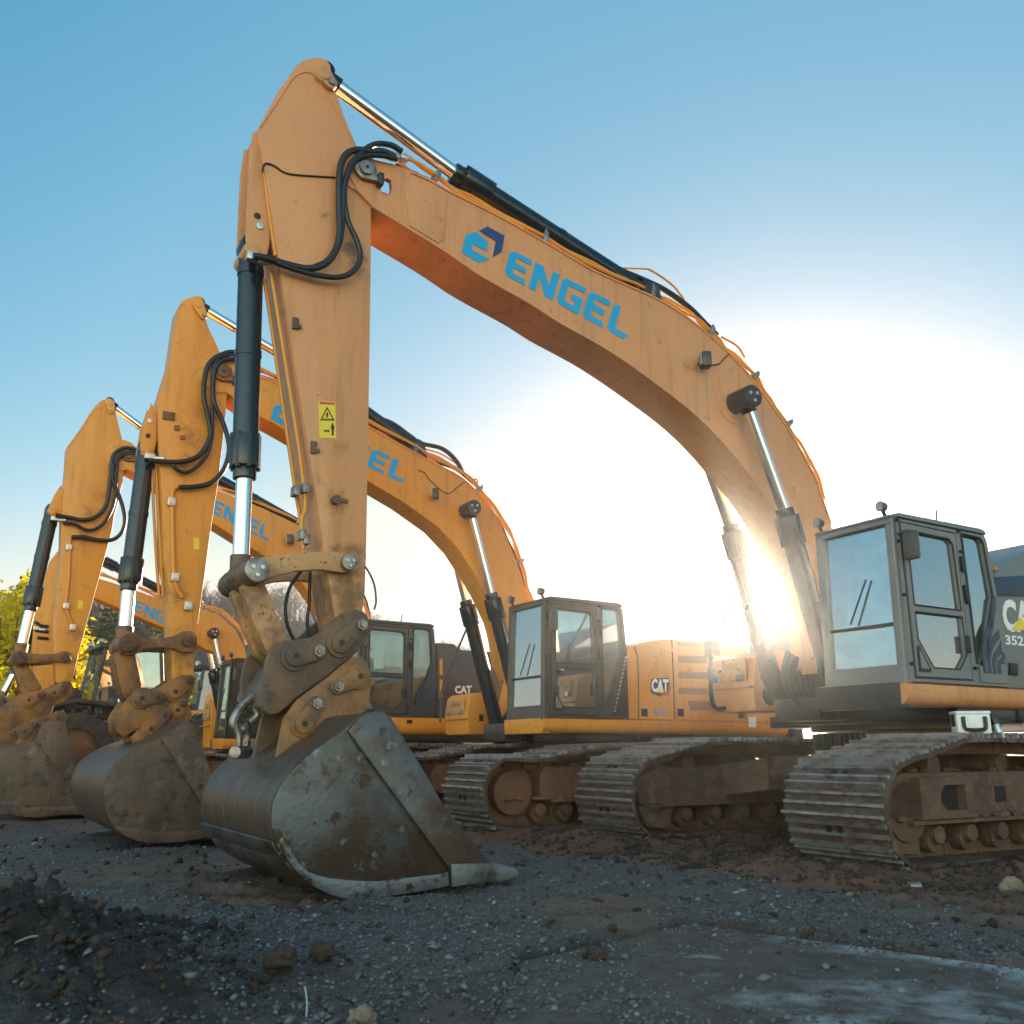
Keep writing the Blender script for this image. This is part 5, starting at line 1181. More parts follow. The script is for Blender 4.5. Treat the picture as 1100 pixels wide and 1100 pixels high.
def ground_h(x, y):
    near = smooth(60, 14, y)
    h = (fbm(x, y, .55, 3, 1)-.5)*.10*near + (fbm(x, y, 3.2, 4, 2)-.5)*.070*near + (fbm(x, y, 14, 4, 3)-.5)*.042*smooth(14, 6, y)
    h = h-.015
    # slab: the soil stands a little above it along its back edges
    d1, s1 = seg_dist(x, y, sA, sB); d2, s2 = seg_dist(x, y, sB, sC); d3, s3 = seg_dist(x, y, sC, sD)
    inside = (s1 > 0) & (s2 > 0) & (s3 > 0) & (y > .3)
    de = np.minimum(np.minimum(d1, d2), d3)
    wob = (fbm(x, y, 6, 3, 9)-.5)*.08
    lip = (.022+.03*fbm(x, y, 2.5, 2, 12))*smooth(.0, .05, de+wob)*np.exp(-de/.35)
    h = np.where(inside, np.minimum(h*.25, 0)-.022, h+lip-.05*np.exp(-((de+wob*.3)/.035)**2))
    # mound of dark soil, bottom left, and loose heaps
    cl = np.abs(fbm(x, y, 9, 4, 5)-.5)*2; cl2 = fbm(x, y, 22, 3, 6)
    for (px, py, r, hh, sy) in ((30, 1075, .62, .27, .8), (150, 1015, .55, .07, .5), (-60, 1040, .8, .25, .8), (110, 1100, .35, .10, .8)):
        b = bump(x, y, px, py, r, hh, sy); h = h+b*(.75+.55*(1-cl)*cl2)+.16*b*(cl2-.5)
    for (px, py, r, hh) in ((300, 1056, .10, .05), (345, 1040, .07, .045), (640, 1026, .06, .045), (270, 1046, .12, .03), (430, 1018, .18, .03), (480, 1030, .12, .03)):
        b = bump(x, y, px, py, r, hh, .6); h = h+b*(.6+.8*cl2)
    # spoil pushed up in front of and between the tracks
    for fr_, yc, xf in ((f1, 1.53, 2.95), (f1, -1.53, 2.95), (f2, 1.45, 2.7), (f2, -1.45, 2.7), (f3, 1.45, 2.7), (f3, -1.45, 2.7)):
        lx, ly = local(fr_, x, y)
        b = np.exp(-((lx-xf-.25)/.35)**2)*np.exp(-((ly-yc)/.75)**4)*.10
        h = h+b*(.4+1.1*fbm(x, y, 4, 3, 7))
        for e in (-.66, .66):     # ridges left along the track edges
            h = h+np.where(lx < xf, .10*np.exp(-((ly-yc-e)/.16)**2)*fbm(x, y, 5, 3, 8), 0)*np.where(lx > -4, 1, 0)
    for fr_, hw_ in ((f1, 1.0), (f2, 1.4), (f3, 1.05)):
        lx, ly = local(fr_, x, y)
        h = h+.05*np.exp(-((lx-5.3)/.35)**2)*np.exp(-(ly/(hw_))**4)*fbm(x, y, 6, 3, 13)
    # brown bank between machines 1 and 2
    lx, ly = local(f1, x, y)
    h = h+.10*np.exp(-((lx-3.3)/.5)**2)*smooth(-3.2, -2.2, -ly)*0
    # tyre ruts crossing the foreground
    ru = np.sin((y*1.0+x*.22)*9.0)*.010*smooth(.45, .6, fbm(x, y, .7, 2, 15))*smooth(9, 6, y)
    for (p, q, wd) in (((690, 962), (1180, 1000), .26), ((820, 950), (1250, 975), .22), ((40, 965), (640, 985), .30), ((-40, 935), (330, 968), .24)):
        a_, b_ = ground_at(*p), ground_at(*q); dd_, ss_ = seg_dist(x, y, a_, b_)
        t_ = ((x-a_[0])*(b_[0]-a_[0])+(y-a_[1])*(b_[1]-a_[1]))/math.hypot(b_[0]-a_[0], b_[1]-a_[1])
        m_ = smooth(wd, wd*.75, np.abs(ss_))*(dd_ < wd*1.5)*smooth(.30, .55, fbm(x, y, 1.1, 2, 17))
        h = h-m_*(.020+.018*(np.sin(t_*42+np.abs(ss_)*22) > .1))+.018*np.exp(-((np.abs(ss_)-wd*1.1)/.06)**2)*(dd_ < wd*1.6)
    return h+np.where(inside, 0, ru)
def axis(stops):
    """(limit, step) pairs -> graded coordinates"""
    v = [stops[0][0]]
    for lim, st in stops[1:]:
        n = max(1, int(round((lim-v[-1])/st))); v += list(np.linspace(v[-1], lim, n+1)[1:])
    return np.array(v)
gx = axis([(-700, 0), (-200, 60), (-60, 12), (-25, 3), (-12, .6), (-6, .12), (-3.2, .05), (4.2, .03), (7, .07), (12, .3), (30, 2), (60, 6), (200, 20), (700, 60)])
gy = axis([(-60, 0), (-10, 6), (0, 1), (1.6, .2), (6.4, .028), (9.5, .05), (14, .11), (24, .4), (60, 3), (200, 12), (800, 60)])
XX, YY = np.meshgrid(gx, gy); HH = ground_h(XX, YY)
nx, ny = len(gx), len(gy)
V = np.c_[XX.ravel(), YY.ravel(), HH.ravel()]
i = np.arange((ny-1)*(nx-1)); r_, c_ = i//(nx-1), i % (nx-1); a = r_*nx+c_
F = np.c_[a, a+1, a+nx+1, a+nx]
def ground_material():
    m = bpy.data.materials.new("muddy_gravel_yard"); m.use_nodes = True; n = m.node_tree; p = n.nodes["Principled BSDF"]
    tc = n.nodes.new("ShaderNodeTexCoord")
    def noise(s, det=6, rg=.6):
        t = n.nodes.new("ShaderNodeTexNoise"); t.inputs["Scale"].default_value = s; t.inputs["Detail"].default_value = det; t.inputs["Roughness"].default_value = rg
        n.links.new(tc.outputs["Object"], t.inputs["Vector"]); return t.outputs["Fac"]
    def ramp(src, lo, hi, a=0., b=1.):
        r = n.nodes.new("ShaderNodeMapRange"); r.inputs[1].default_value = lo; r.inputs[2].default_value = hi; r.inputs[3].default_value = a; r.inputs[4].default_value = b
        n.links.new(src, r.inputs[0]); return r.outputs[0]
    def mix(f, a, b):
        x = n.nodes.new("ShaderNodeMix"); x.data_type = 'RGBA'
        n.links.new(f, x.inputs[0])
        for k, v in ((6, a), (7, b)):
            if isinstance(v, tuple): x.inputs[k].default_value = (*v, 1)
            else: n.links.new(v, x.inputs[k])
        return x.outputs[2]
    def attr(nm):
        t = n.nodes.new("ShaderNodeAttribute"); t.attribute_name = nm; return t.outputs["Fac"]
    def mul(a, b):
        x = n.nodes.new("ShaderNodeMath"); x.operation = 'MULTIPLY'; n.links.new(a, x.inputs[0]); n.links.new(b, x.inputs[1]); return x.outputs[0]
    soil = mix(ramp(noise(1.1), .40, .62), (0.064, 0.032, 0.017), (0.135, 0.082, 0.053))
    soil = mix(ramp(noise(38, 5, .7), .46, .68), soil, (0.15, 0.112, 0.087))
    vor = n.nodes.new("ShaderNodeTexVoronoi"); vor.inputs["Scale"].default_value = 55; n.links.new(tc.outputs["Object"], vor.inputs["Vector"])
    gravel = mix(ramp(vor.outputs["Distance"], .0, .75), (0.19, 0.19, 0.19), (0.035, 0.028, 0.023))
    rnd = n.nodes.new("ShaderNodeSeparateColor"); n.links.new(vor.outputs["Color"], rnd.inputs[0])
    gravel = mix(ramp(rnd.outputs[0], .2, .9), gravel, (0.075, 0.066, 0.06))
    col = mix(attr("gravel"), soil, gravel)
    mud = mix(ramp(noise(2.3), .4, .65), (0.10, 0.042, 0.019), (0.165, 0.078, 0.040))
    col = mix(attr("mud"), col, mud)
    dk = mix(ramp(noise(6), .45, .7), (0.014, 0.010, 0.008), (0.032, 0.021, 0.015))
    col = mix(attr("humus_edge_shade"), col, dk)
    grass = mix(ramp(noise(.25), .4, .65), (0.07, 0.11, 0.035), (0.20, 0.17, 0.08))
    col = mix(attr("grass"), col, grass)
    n.links.new(col, p.inputs["Base Color"])
    p.inputs["Roughness"].default_value = .72
    n.links.new(ramp(noise(3), .35, .65, .55, .85), p.inputs["Roughness"])
    b = n.nodes.new("ShaderNodeBump"); b.inputs["Strength"].default_value = .6; b.inputs["Distance"].default_value = .02
    ht = n.nodes.new("ShaderNodeMath"); ht.operation = 'ADD'
    n.links.new(mul(attr("gravel"), ramp(vor.outputs["Distance"], 0, .7, .8, 0)), ht.inputs[0]); n.links.new(noise(70, 6, .7), ht.inputs[1])
    n.links.new(ht.outputs[0], b.inputs["Height"]); n.links.new(b.outputs[0], p.inputs["Normal"])
    return m
ground = np_mesh("ground", V, F, ground_material(), smooth=True); kind(ground, "structure")
def zones(x, y):
    l1 = local(f1, x, y); d1, s1 = seg_dist(x, y, sB, sC)
    inside = (seg_dist(x, y, sA, sB)[1] > 0) & (s1 > 0) & (seg_dist(x, y, sC, sD)[1] > 0)
    # the parking strip under the machines is churned red-brown mud; the apron in front is stony
    strip_ = l1[0]+.9*(fbm(x, y, .8, 3, 21)-.5)
    mud = smooth(4.25, 3.2, strip_-.55*smooth(.5, -2.5, l1[1]))
    g = smooth(.47, .56, fbm(x, y, .75, 3, 22)+.10*(fbm(x, y, 5, 3, 23)-.5))
    band = np.exp(-((strip_-4.5)/.45)**2)*smooth(-1, 1.5, l1[1])*.9
    fore = smooth(4.6, 3.2, y+.35*x)*.55
    gravel = np.clip(np.maximum(np.maximum(g*.75, band), fore*smooth(.3, .6, fbm(x, y, 2, 3, 24))), 0, 1)*(1-mud)
    gravel = np.where(inside, gravel*.6, gravel)
    hum_shade = np.zeros_like(x)
    for (px, py, r, sy) in ((30, 1075, .80, .75), (-60, 1040, .9, .8), (150, 1015, .5, .45), (110, 1100, .45, .8), (300, 1056, .10, .7), (345, 1040, .08, .7), (640, 1026, .07, .7)):
        hum_shade = np.maximum(hum_shade, bump(x, y, px, py, r, 1.25, sy)*(.5+fbm(x, y, 7, 3, 25)))
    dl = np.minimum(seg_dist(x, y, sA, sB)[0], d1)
    hum_shade = np.maximum(hum_shade, np.where(inside, 0, np.exp(-(dl/.055)**2)*(.35+1.0*fbm(x, y, 3, 2, 28))))  # slab-edge shade painted in as a dark line over the soil
    grass = smooth(34, 44, y+6*(fbm(x, y, .08, 3, 26)-.5)+.12*np.abs(x))
    return mud, gravel, np.clip(hum_shade, 0, 1), grass
for nm, v in zip(("mud", "gravel", "humus_edge_shade", "grass"), zones(V[:, 0], V[:, 1])):
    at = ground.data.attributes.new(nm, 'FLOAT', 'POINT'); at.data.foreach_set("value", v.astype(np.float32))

# ---- concrete slab half buried in dirt
def slab_material():
    m = mat("dirt_smeared_concrete", (0.26, 0.265, 0.27), .7, bump=.5, bscale=60); n = m.node_tree; p = n.nodes["Principled BSDF"]; tc = n.nodes.new("ShaderNodeTexCoord")
    def noise(sc_, d=6): t = n.nodes.new("ShaderNodeTexNoise"); t.inputs["Scale"].default_value = sc_; t.inputs["Detail"].default_value = d; t.inputs["Roughness"].default_value = .65; n.links.new(tc.outputs["Object"], t.inputs["Vector"]); return t.outputs["Fac"]
    at = n.nodes.new("ShaderNodeAttribute"); at.attribute_name = "bare"
    a = n.nodes.new("ShaderNodeMath"); a.operation = 'ADD'; n.links.new(noise(2.6), a.inputs[0]); n.links.new(at.outputs["Fac"], a.inputs[1])
    r = n.nodes.new("ShaderNodeMapRange"); r.inputs[1].default_value = .62; r.inputs[2].default_value = .84; n.links.new(a.outputs[0], r.inputs[0])
    d = n.nodes.new("ShaderNodeMapRange"); d.inputs[1].default_value = .4; d.inputs[2].default_value = .65; n.links.new(noise(7), d.inputs[0])
    dirt = n.nodes.new("ShaderNodeMix"); dirt.data_type = 'RGBA'; n.links.new(d.outputs[0], dirt.inputs[0]); dirt.inputs[6].default_value = (0.055, 0.034, 0.022, 1); dirt.inputs[7].default_value = (0.105, 0.080, 0.062, 1)
    cn = n.nodes.new("ShaderNodeMix"); cn.data_type = 'RGBA'; n.links.new(noise(20), cn.inputs[0]); cn.inputs[6].default_value = (0.24, 0.24, 0.24, 1); cn.inputs[7].default_value = (0.40, 0.40, 0.40, 1)
    mx = n.nodes.new("ShaderNodeMix"); mx.data_type = 'RGBA'; n.links.new(r.outputs[0], mx.inputs[0]); n.links.new(dirt.outputs[2], mx.inputs[6]); n.links.new(cn.outputs[2], mx.inputs[7])
    n.links.new(mx.outputs[2], p.inputs["Base Color"]); return m
sl = MB(); P_ = [sA, sB, sC, sD, (6.2, .4), (-.4, .4)]
va = [sl.bm.verts.new((x, y, -.012)) for x, y in P_]; vb = [sl.bm.verts.new((x, y, -.12)) for x, y in P_]
fs = [sl.bm.faces.new(va), sl.bm.faces.new(list(reversed(vb)))]
for k in range(len(P_)): fs.append(sl.bm.faces.new((va[k], va[(k+1) % len(P_)], vb[(k+1) % len(P_)], vb[k])))
bmesh.ops.recalc_face_normals(sl.bm, faces=fs)
for k in range(70):
    for co, no in (((-.5+k*.1, 0, 0), (1, 0, 0)), ((0, .5+k*.09, 0), (0, 1, 0))):
        bmesh.ops.bisect_plane(sl.bm, geom=sl.bm.verts[:]+sl.bm.edges[:]+sl.bm.faces[:], plane_co=co, plane_no=no)
pv = kind(sl.build("pavement", slab_material(), smooth=False), "structure")
co_ = np.array([v.co for v in pv.data.vertices]); dBC = np.minimum(seg_dist(co_[:, 0], co_[:, 1], sB, sC)[0], seg_dist(co_[:, 0], co_[:, 1], sC, sD)[0])
q0 = ground_at(750, 1024); q1 = ground_at(960, 1075)
alongc = np.clip((co_[:, 0]-sB[0])/(sC[0]-sB[0]), 0, 1.6)
bare = .34*np.exp(-(dBC/.22)**2)*np.clip(alongc*1.6-.15, 0, 1) + .30*np.exp(-(((co_[:, 0]-q0[0])/.16)**2+((co_[:, 1]-q0[1])/.07)**2)) + .25*np.exp(-(((co_[:, 0]-q1[0])/1.0)**2+((co_[:, 1]-q1[1])/.5)**2)) - .04
at = pv.data.attributes.new("bare", 'FLOAT', 'POINT'); at.data.foreach_set("value", bare.astype(np.float32))

# ---- loose stones
def stone_material():
    m = bpy.data.materials.new("grey_gravel_stone"); m.use_nodes = True; n = m.node_tree; p = n.nodes["Principled BSDF"]
    g = n.nodes.new("ShaderNodeNewGeometry"); r = n.nodes.new("ShaderNodeValToRGB")
    r.color_ramp.elements[0].color = (0.05, 0.047, 0.044, 1); r.color_ramp.elements[1].color = (0.22, 0.22, 0.22, 1)
    e = r.color_ramp.elements.new(.55); e.color = (0.095, 0.092, 0.09, 1); e = r.color_ramp.elements.new(.88); e.color = (0.13, 0.13, 0.13, 1)
    n.links.new(g.outputs["Random Per Island"], r.inputs[0]); n.links.new(r.outputs[0], p.inputs["Base Color"]); p.inputs["Roughness"].default_value = .6
    return m
bm_ = bmesh.new(); bmesh.ops.create_icosphere(bm_, subdivisions=1, radius=1.0); bm_.verts.ensure_lookup_table()
ICO = np.array([v.co for v in bm_.verts]); ICF = np.array([[v.index for v in f.verts] for f in bm_.faces]); bm_.free()
def scatter(name, pts, sizes, material, flat=.6, seed=3):
    r = np.random.default_rng(seed); n = len(pts)
    base = ICO[None]*(1+.45*(r.random((n, len(ICO), 1))-.5)*2)
    base = base*np.c_[np.ones(n), .6+.5*r.random(n), flat*(.7+.6*r.random(n))][:, None, :]
    th = r.random(n)*6.283; c, s = np.cos(th), np.sin(th)
    X = base[:, :, 0]*c[:, None]-base[:, :, 1]*s[:, None]; Y = base[:, :, 0]*s[:, None]+base[:, :, 1]*c[:, None]; Z = base[:, :, 2]+(r.random((n, 1))-.3)*.5*X
    Vv = np.stack([X, Y, Z], 2)*sizes[:, None, None]+pts[:, None, :]
    Ff = (ICF[None]+(np.arange(n)*len(ICO))[:, None, None]).reshape(-1, 3)
    return np_mesh(name, Vv.reshape(-1, 3), Ff, material)
N = 230000
sy_ = 1.5+9.5*rng.random(N)**1.6; sx_ = (rng.random(N)-.5)*1.3*(sy_*1.05+.6)
mu, gr, hu, _ = zones(sx_, sy_)
keep = rng.random(N) < (.05+.70*gr)*(1-.93*hu)*(1-.9*mu)*np.clip(1.4-sy_/9, .25, 1)
sx_, sy_ = sx_[keep], sy_[keep]; n_ = len(sx_)
sz = .0035+.0075*rng.random(n_)**2.2+.016*rng.random(n_)**14
pts = np.c_[sx_, sy_, np.maximum(ground_h(sx_, sy_), np.where((seg_dist(sx_, sy_, sA, sB)[1] > 0) & (seg_dist(sx_, sy_, sB, sC)[1] > 0) & (seg_dist(sx_, sy_, sC, sD)[1] > 0), -.012, -9))+sz*.25]
kind(scatter("gravel", pts, sz, stone_material()), "stuff")
# crumbs of soil over the mud and the mound
N = 60000
sy_ = 1.6+12*rng.random(N)**1.3; sx_ = (rng.random(N)-.5)*1.35*(sy_*1.05+.6)
mu, gr, hu, _ = zones(sx_, sy_); keep = rng.random(N) < np.clip(.06+.55*mu+.9*hu, 0, 1)
sx_, sy_ = sx_[keep], sy_[keep]; hu = hu[keep]; n_ = len(sx_); sz = (.006+.020*rng.random(n_)**4)*(1+.25*hu)*np.clip(sy_/4.5, .7, 1.8)
crumb = mat("crumbled_soil", (0.060, 0.034, 0.021), .9, var=(0.020, 0.013, 0.009), vscale=1.4, vlow=.40, vhigh=.56)
kind(scatter("soil_crumbs", np.c_[sx_, sy_, ground_h(sx_, sy_)+sz*.15], sz, crumb, .75, 5), "stuff")
# a few lumps large enough to pick out
lump = mat("dark_soil_lump", (0.035, 0.024, 0.017), .9, var=(0.06, 0.04, 0.028), vscale=14, bump=.6, bscale=40)
rock = mat("tan_rock", (0.22, 0.16, 0.11), .8, var=(0.14, 0.10, 0.07), vscale=9, bump=.5, bscale=30)
def lump_thing(name, px, py, r, mt, label, cat, group=None, flat=.65, seed=1):
    g = ground_at(px, py); rr = np.random.default_rng(seed); m = MB()
    bmesh.ops.create_icosphere(m.bm, subdivisions=4, radius=1)
    for v in m.bm.verts:
        d = v.co.normalized(); fr3 = mnoise.fractal(d*1.7+Vector((seed*3.1, 0, 0)), 1.0, 2.0, 5); q = 2.2*fr3+math.sin(d.x*3.1+seed)*.5+math.sin(d.y*4.3+seed*2)*.4+math.sin(d.z*5.1+d.x*4+seed)*.3
        v.co = Vector((d.x, d.y*.85, d.z*flat))*r*(1+.14*q+.03*rr.standard_normal())
    o = m.build(name, mt, angle=60); o.location = (g[0], g[1], float(ground_h(np.array([g[0]]), np.array([g[1]]))[0])+r*flat*.35)
    return tag(o, label, cat, group)
lump_thing("dirt_clod", 300, 1056, .075, lump, "flat dark soil clod lying left of the thin pale stalk in the foreground", "clod", None, .55, 2)
lump_thing("dirt_clod", 345, 1040, .05, lump, "rounder dark soil clod just behind and right of the thin pale stalk", "clod", None, .8, 5)
lump_thing("dirt_clod", 641, 1027, .05, lump, "dark soil clod on the left tip of the buried concrete pad", "clod", None, .6, 8)
lump_thing("rock", 1088, 956, .085, rock, "tan angular rock at the right edge in front of the nearest track", "rock", None, .8, 11)
lump_thing("rock", 388, 1093, .05, rock, "small tan rock at the bottom edge below the front bucket", "rock", None, .8, 14)
lump_thing("rock", 916, 960, .05, rock, "flat brown stone on the gravel before the nearest track", "rock", None, .4, 17)
straw = mat("dry_straw", (0.36, 0.29, 0.19), .7); straw2 = mat("pale_stalk", (0.35, 0.36, 0.36), .6)
def stalk(pts, r, label, m_):
    P = []
    for px, py, dz in pts:
        g = ground_at(px, py); P.append((g[0], g[1], dz))
    o = MB().tube(P, r, n=6, smooth=4).build("dry_stalk", m_); return tag(o, label, "stalk")
g0 = ground_at(329, 1092)
o = MB().tube([(g0[0], g0[1], 0.0), (g0[0]-.004, g0[1]+.02, .04), (g0[0]-.02, g0[1]+.05, .085)], .003, n=6, smooth=4).build("dry_stalk", straw2); tag(o, "thin pale stalk standing beside the dark soil clod", "stalk")
stalk([(0,1088,.22),(25,1083,.24),(48,1080,.23)], .004, "pale straw lying on top of the dark soil mound", straw)
can = MB(); g = ground_at(983, 957); can.cyl((g[0]-.04, g[1], .03), (g[0]+.045, g[1]+.012, .03), .026, n=16, bevel=.006)
tag(can.build("crushed_can", M['steel']), "small pale crushed can on the gravel in front of the nearest track", "can")

# ================================================================ COOLER AND GREASE GUN ON THE TRACK
c = f1.V(1044, 788, 1.86); cr = empty("cooler_box", (0, 0, 0))
R = Matrix.Rotation(HEAD, 4, 'Z'); base = Matrix.Translation((f1.r[0], f1.r[1], 0)) @ R
cr.matrix_world = base @ Matrix.Translation((c[0], c[1], c[2]-.005)) @ Matrix.Rotation(math.radians(-40), 4, 'Z') @ Matrix.Scale(.76, 4)
tag(cr, "white cool box with black carrying strap standing on the nearest track", "cool box")
t = MB(); t.box((0, 0, .11), (.36, .26, .22), .025, seg=3); body = t.build("cooler_body", M['white_plastic'], cr)
t = MB(); t.box((0, 0, .235), (.375, .275, .035), .015); lid = t.build("lid", M['white_plastic'], cr)
t = MB(); t.tube([(.115, .142, .19), (.11, .145, .07), (.06, .150, .045), (-.06, .150, .045), (-.11, .145, .07), (-.115, .142, .19)], .022, n=8, smooth=3); t.build("carry_strap", M['rubber'], cr)
t = MB(); t.box((.182, 0, .15), (.02, .12, .13), .008); t.build("latch", M['rubber'], cr)
t = MB(); t.box((-.182, 0, .15), (.02, .12, .13), .008); t.build("latch", M['rubber'], cr)
a, b = f1.V(1066, 771, 1.95), f1.V(1078.5, 797, 2.02); gg = empty("grease_gun", (0, 0, 0)); gg.matrix_world = base
tag(gg, "grey grease gun leaning over the track edge right of the white cool box", "tool")
A_, B_ = Vector(a), Vector(b); dd = (B_-A_).normalized()
t = MB(); t.cyl(A_+dd*.06, B_-dd*.03, .030, n=18, bevel=.006); t.build("barrel", M['zinc'], gg)
t = MB(); t.cyl(A_-dd*.02, A_+dd*.06, .036, n=18, bevel=.006); t.tube([A_, A_+Vector((.03, .0, .04)), A_+Vector((.10, 0, .05))], .012, n=8); t.build("pump_head", M['black'], gg)
t = MB(); t.cyl(B_-dd*.03, B_+dd*.012, .034, n=18, bevel=.005); t.build("end_cap", M['black'], gg)

# ================================================================ WHEEL LOADERS BEHIND THE ROW
def wheel(parent, x, y, r, wdt, s):
    t = MB(); prof = [(r*.55, -.5), (r*.80, -.52), (r*.93, -.46), (r*.97, -.3), (r*.97, .3), (r*.93, .46), (r*.80, .52), (r*.55, .5)]
    n = 40; rings = []
    for k in range(n):
        a_ = 2*math.pi*k/n; rings.append([t.bm.verts.new((x+q*math.cos(a_), y+l*wdt, r+q*math.sin(a_))) for q, l in prof])
    for k in range(n):
        p, q = rings[k], rings[(k+1) % n]
        for j in range(len(prof)-1): t.bm.faces.new((p[j], p[j+1], q[j+1], q[j]))
    bmesh.ops.recalc_face_normals(t.bm, faces=t.bm.faces[:])
    for k in range(22):
        a_ = 2*math.pi*k/22
        for sg in (1, -1):
            c_ = (x+r*.975*math.cos(a_+.07*sg), y+sg*wdt*.25, r+r*.975*math.sin(a_+.07*sg))
            t.box(c_, (.10*r, wdt*.48, .075*r), .0, rot=Matrix.Rotation(-(a_+math.pi/2), 3, 'Y') @ Matrix.Rotation(.35*sg, 3, 'Z'))
    o = t.build("wheel", M['tyre'], parent)
    t = MB(); t.cyl((x, y-wdt*.30, r), (x, y+wdt*.38*1, r), r*.57, n=32, bevel=.02); t.cyl((x, y-wdt*.4, r), (x, y+wdt*.46, r), r*.26, n=20, bevel=.02)
    t.build("rim", M['rustmud'], o)
    t = MB(); t.cyl((x, y+wdt*.36, r), (x, y+wdt*.40, r), r*.40, n=32, bevel=.01); t.cyl((x, y-wdt*.40, r), (x, y-wdt*.36, r), r*.40, n=32, bevel=.01); t.build("rim_disc", M['coupler2'], o)
def make_loader():
    R = empty("wheel_loader", (0, 0, 0), HEAD)
    for x in (1.35, -1.75):
        for y in (1.12, -1.12): wheel(R, x, y, .92, .62, 1)
    t = MB(); t.prism([(2.0, .7), (2.0, 1.5), (1.6, 2.35), (1.2, 2.4), (.9, 1.3), (.9, .7)], -.42, .42, .04); t.box((.2, 0, .95), (1.6, .5, .5), .04); t.build("front_frame", M['charcoal'], R)
    t = MB(); t.prism([(-.2, .8), (-.2, 1.75), (-.9, 1.9), (-2.6, 1.95), (-3.0, 1.6), (-3.0, .85)], -.80, .80, .08, 3); eh = t.build("engine_hood", M['yellow_new'], R)
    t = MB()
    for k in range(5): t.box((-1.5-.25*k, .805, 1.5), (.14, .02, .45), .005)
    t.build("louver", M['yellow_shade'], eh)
    for s in (1, -1):
        t = MB(); t.prism([(1.15, 2.30), (1.45, 2.42), (2.15, 2.0), (3.1, 1.05), (3.35, .55), (3.15, .42), (2.75, .95), (1.95, 1.62)], s*.62-.07, s*.62+.07, .03); t.build("lift_arm", M['black'], R)
        t = MB(); t.tube([(1.1, s*1.12, 2.0), (1.9, s*1.12, 2.02), (2.3, s*1.12, 1.6)], .05, n=8); t.prism([(.45, 1.75), (.5, 2.02), (1.35, 2.10), (1.95, 1.98), (2.25, 1.55), (2.2, 1.5), (1.9, 1.86), (1.35, 1.98), (.6, 1.92)], s*1.12-.3, s*1.12+.3, .02); t.build("fender", M['black'], R)
    t = MB(); t.prism([(1.75, 1.75), (1.95, 1.75), (2.05, 2.75), (1.98, 2.85), (1.85, 2.85), (1.78, 2.75)], -.12, .12, .03); t.cyl((1.95, -.2, 2.72), (1.95, .2, 2.72), .10, n=20); t.build("bell_crank", M['black'], R)
    sb = [(3.2, .15), (4.5, .12), (4.55, .2), (3.7, .35), (3.35, .7), (3.35, 1.3), (3.45, 1.5), (3.3, 1.5), (3.1, 1.1), (3.05, .5)]
    t = MB(); t.prism(sb, -1.45, 1.45, .02); t.build("loader_bucket", M['bucket_brown'], R)
    # cab
    t = MB(); fr_ = [(.95, 1.75), (.75, 3.35), (-.55, 3.35), (-.75, 1.75)]
    for p, q in ((fr_[0], fr_[1]), (fr_[2], fr_[3])):
        for y in (.72, -.72): t.tube([(p[0], y, p[1]), (q[0], y, q[1])], .055, n=8, smooth=1)
    for y in (.72, -.72): t.tube([(.15, y, 1.75), (.12, y, 3.35)], .045, n=8, smooth=1)
    t.box((.1, 0, 1.72), (1.75, 1.5, .14), .03)
    t.build("cab_frame", M['black'], R)
    t = MB(); t.prism([(.95, 3.33), (-.7, 3.33), (-.66, 3.46), (.85, 3.46)], -.84, .84, .04, 3); t.build("cab_roof", M['black'], R)
    for s in (1, -1): t = MB(); t.prism([(.90, 1.8), (.72, 3.3), (-.52, 3.3), (-.70, 1.8)], s*.735-.004, s*.735+.004); t.build("side_window", M['glass_sky_tint'], R, smooth=False)
    t = MB(); t.prism([(.955, 1.8), (.945, 1.8), (.755, 3.3), (.765, 3.3)], -.68, .68); t.build("windshield", M['glass_sky_tint'], R, smooth=False)
    t = MB(); t.prism([(-.745, 1.8), (-.735, 1.8), (-.545, 3.3), (-.555, 3.3)], -.68, .68); t.build("rear_window", M['glass_sky_tint'], R, smooth=False)
    t = MB(); t.box((-.1, 0, 2.05), (.5, .5, .14), .05); t.box((-.36, 0, 2.45), (.14, .48, .75), .05); t.build("operator_seat", M['seat'], R)
    for s in (1, -1):
        t = MB(); t.tube([(.8, s*.75, 3.2), (1.05, s*.98, 3.15), (1.05, s*.98, 2.95)], .015, smooth=2, n=6); t.box((1.05, s*.99, 2.85), (.06, .16, .32), .03); t.build("mirror", M['black'], R)
        t = MB(); t.cyl((.78, s*.55, 3.52), (.88, s*.55, 3.52), .07, n=16); t.build("work_lamp", M['zinc'], R)
    return R
def copy_tree(o, parent=None):
    c = o.copy(); COL.objects.link(c)
    if parent is not None: c.parent = parent
    for ch in list(o.children): copy_tree(ch, c)
    return c
LO = make_loader()
def place(o, px, Y, rot=0):
    o.location = ((px-550)/1030*Y, Y, 0); o.rotation_euler = (0, 0, HEAD+rot)
place(LO, 128, 23.6, .10); tag(LO, "wheel loader with teal cab glass, its dusty tyre showing behind the second bucket", "wheel loader", "wheel loaders beyond the excavators")
LO2 = copy_tree(LO); place(LO2, 214, 29.5, .5); tag(LO2, "wheel loader farther back, its cab glass showing behind the second excavator's links", "wheel loader", "wheel loaders beyond the excavators")

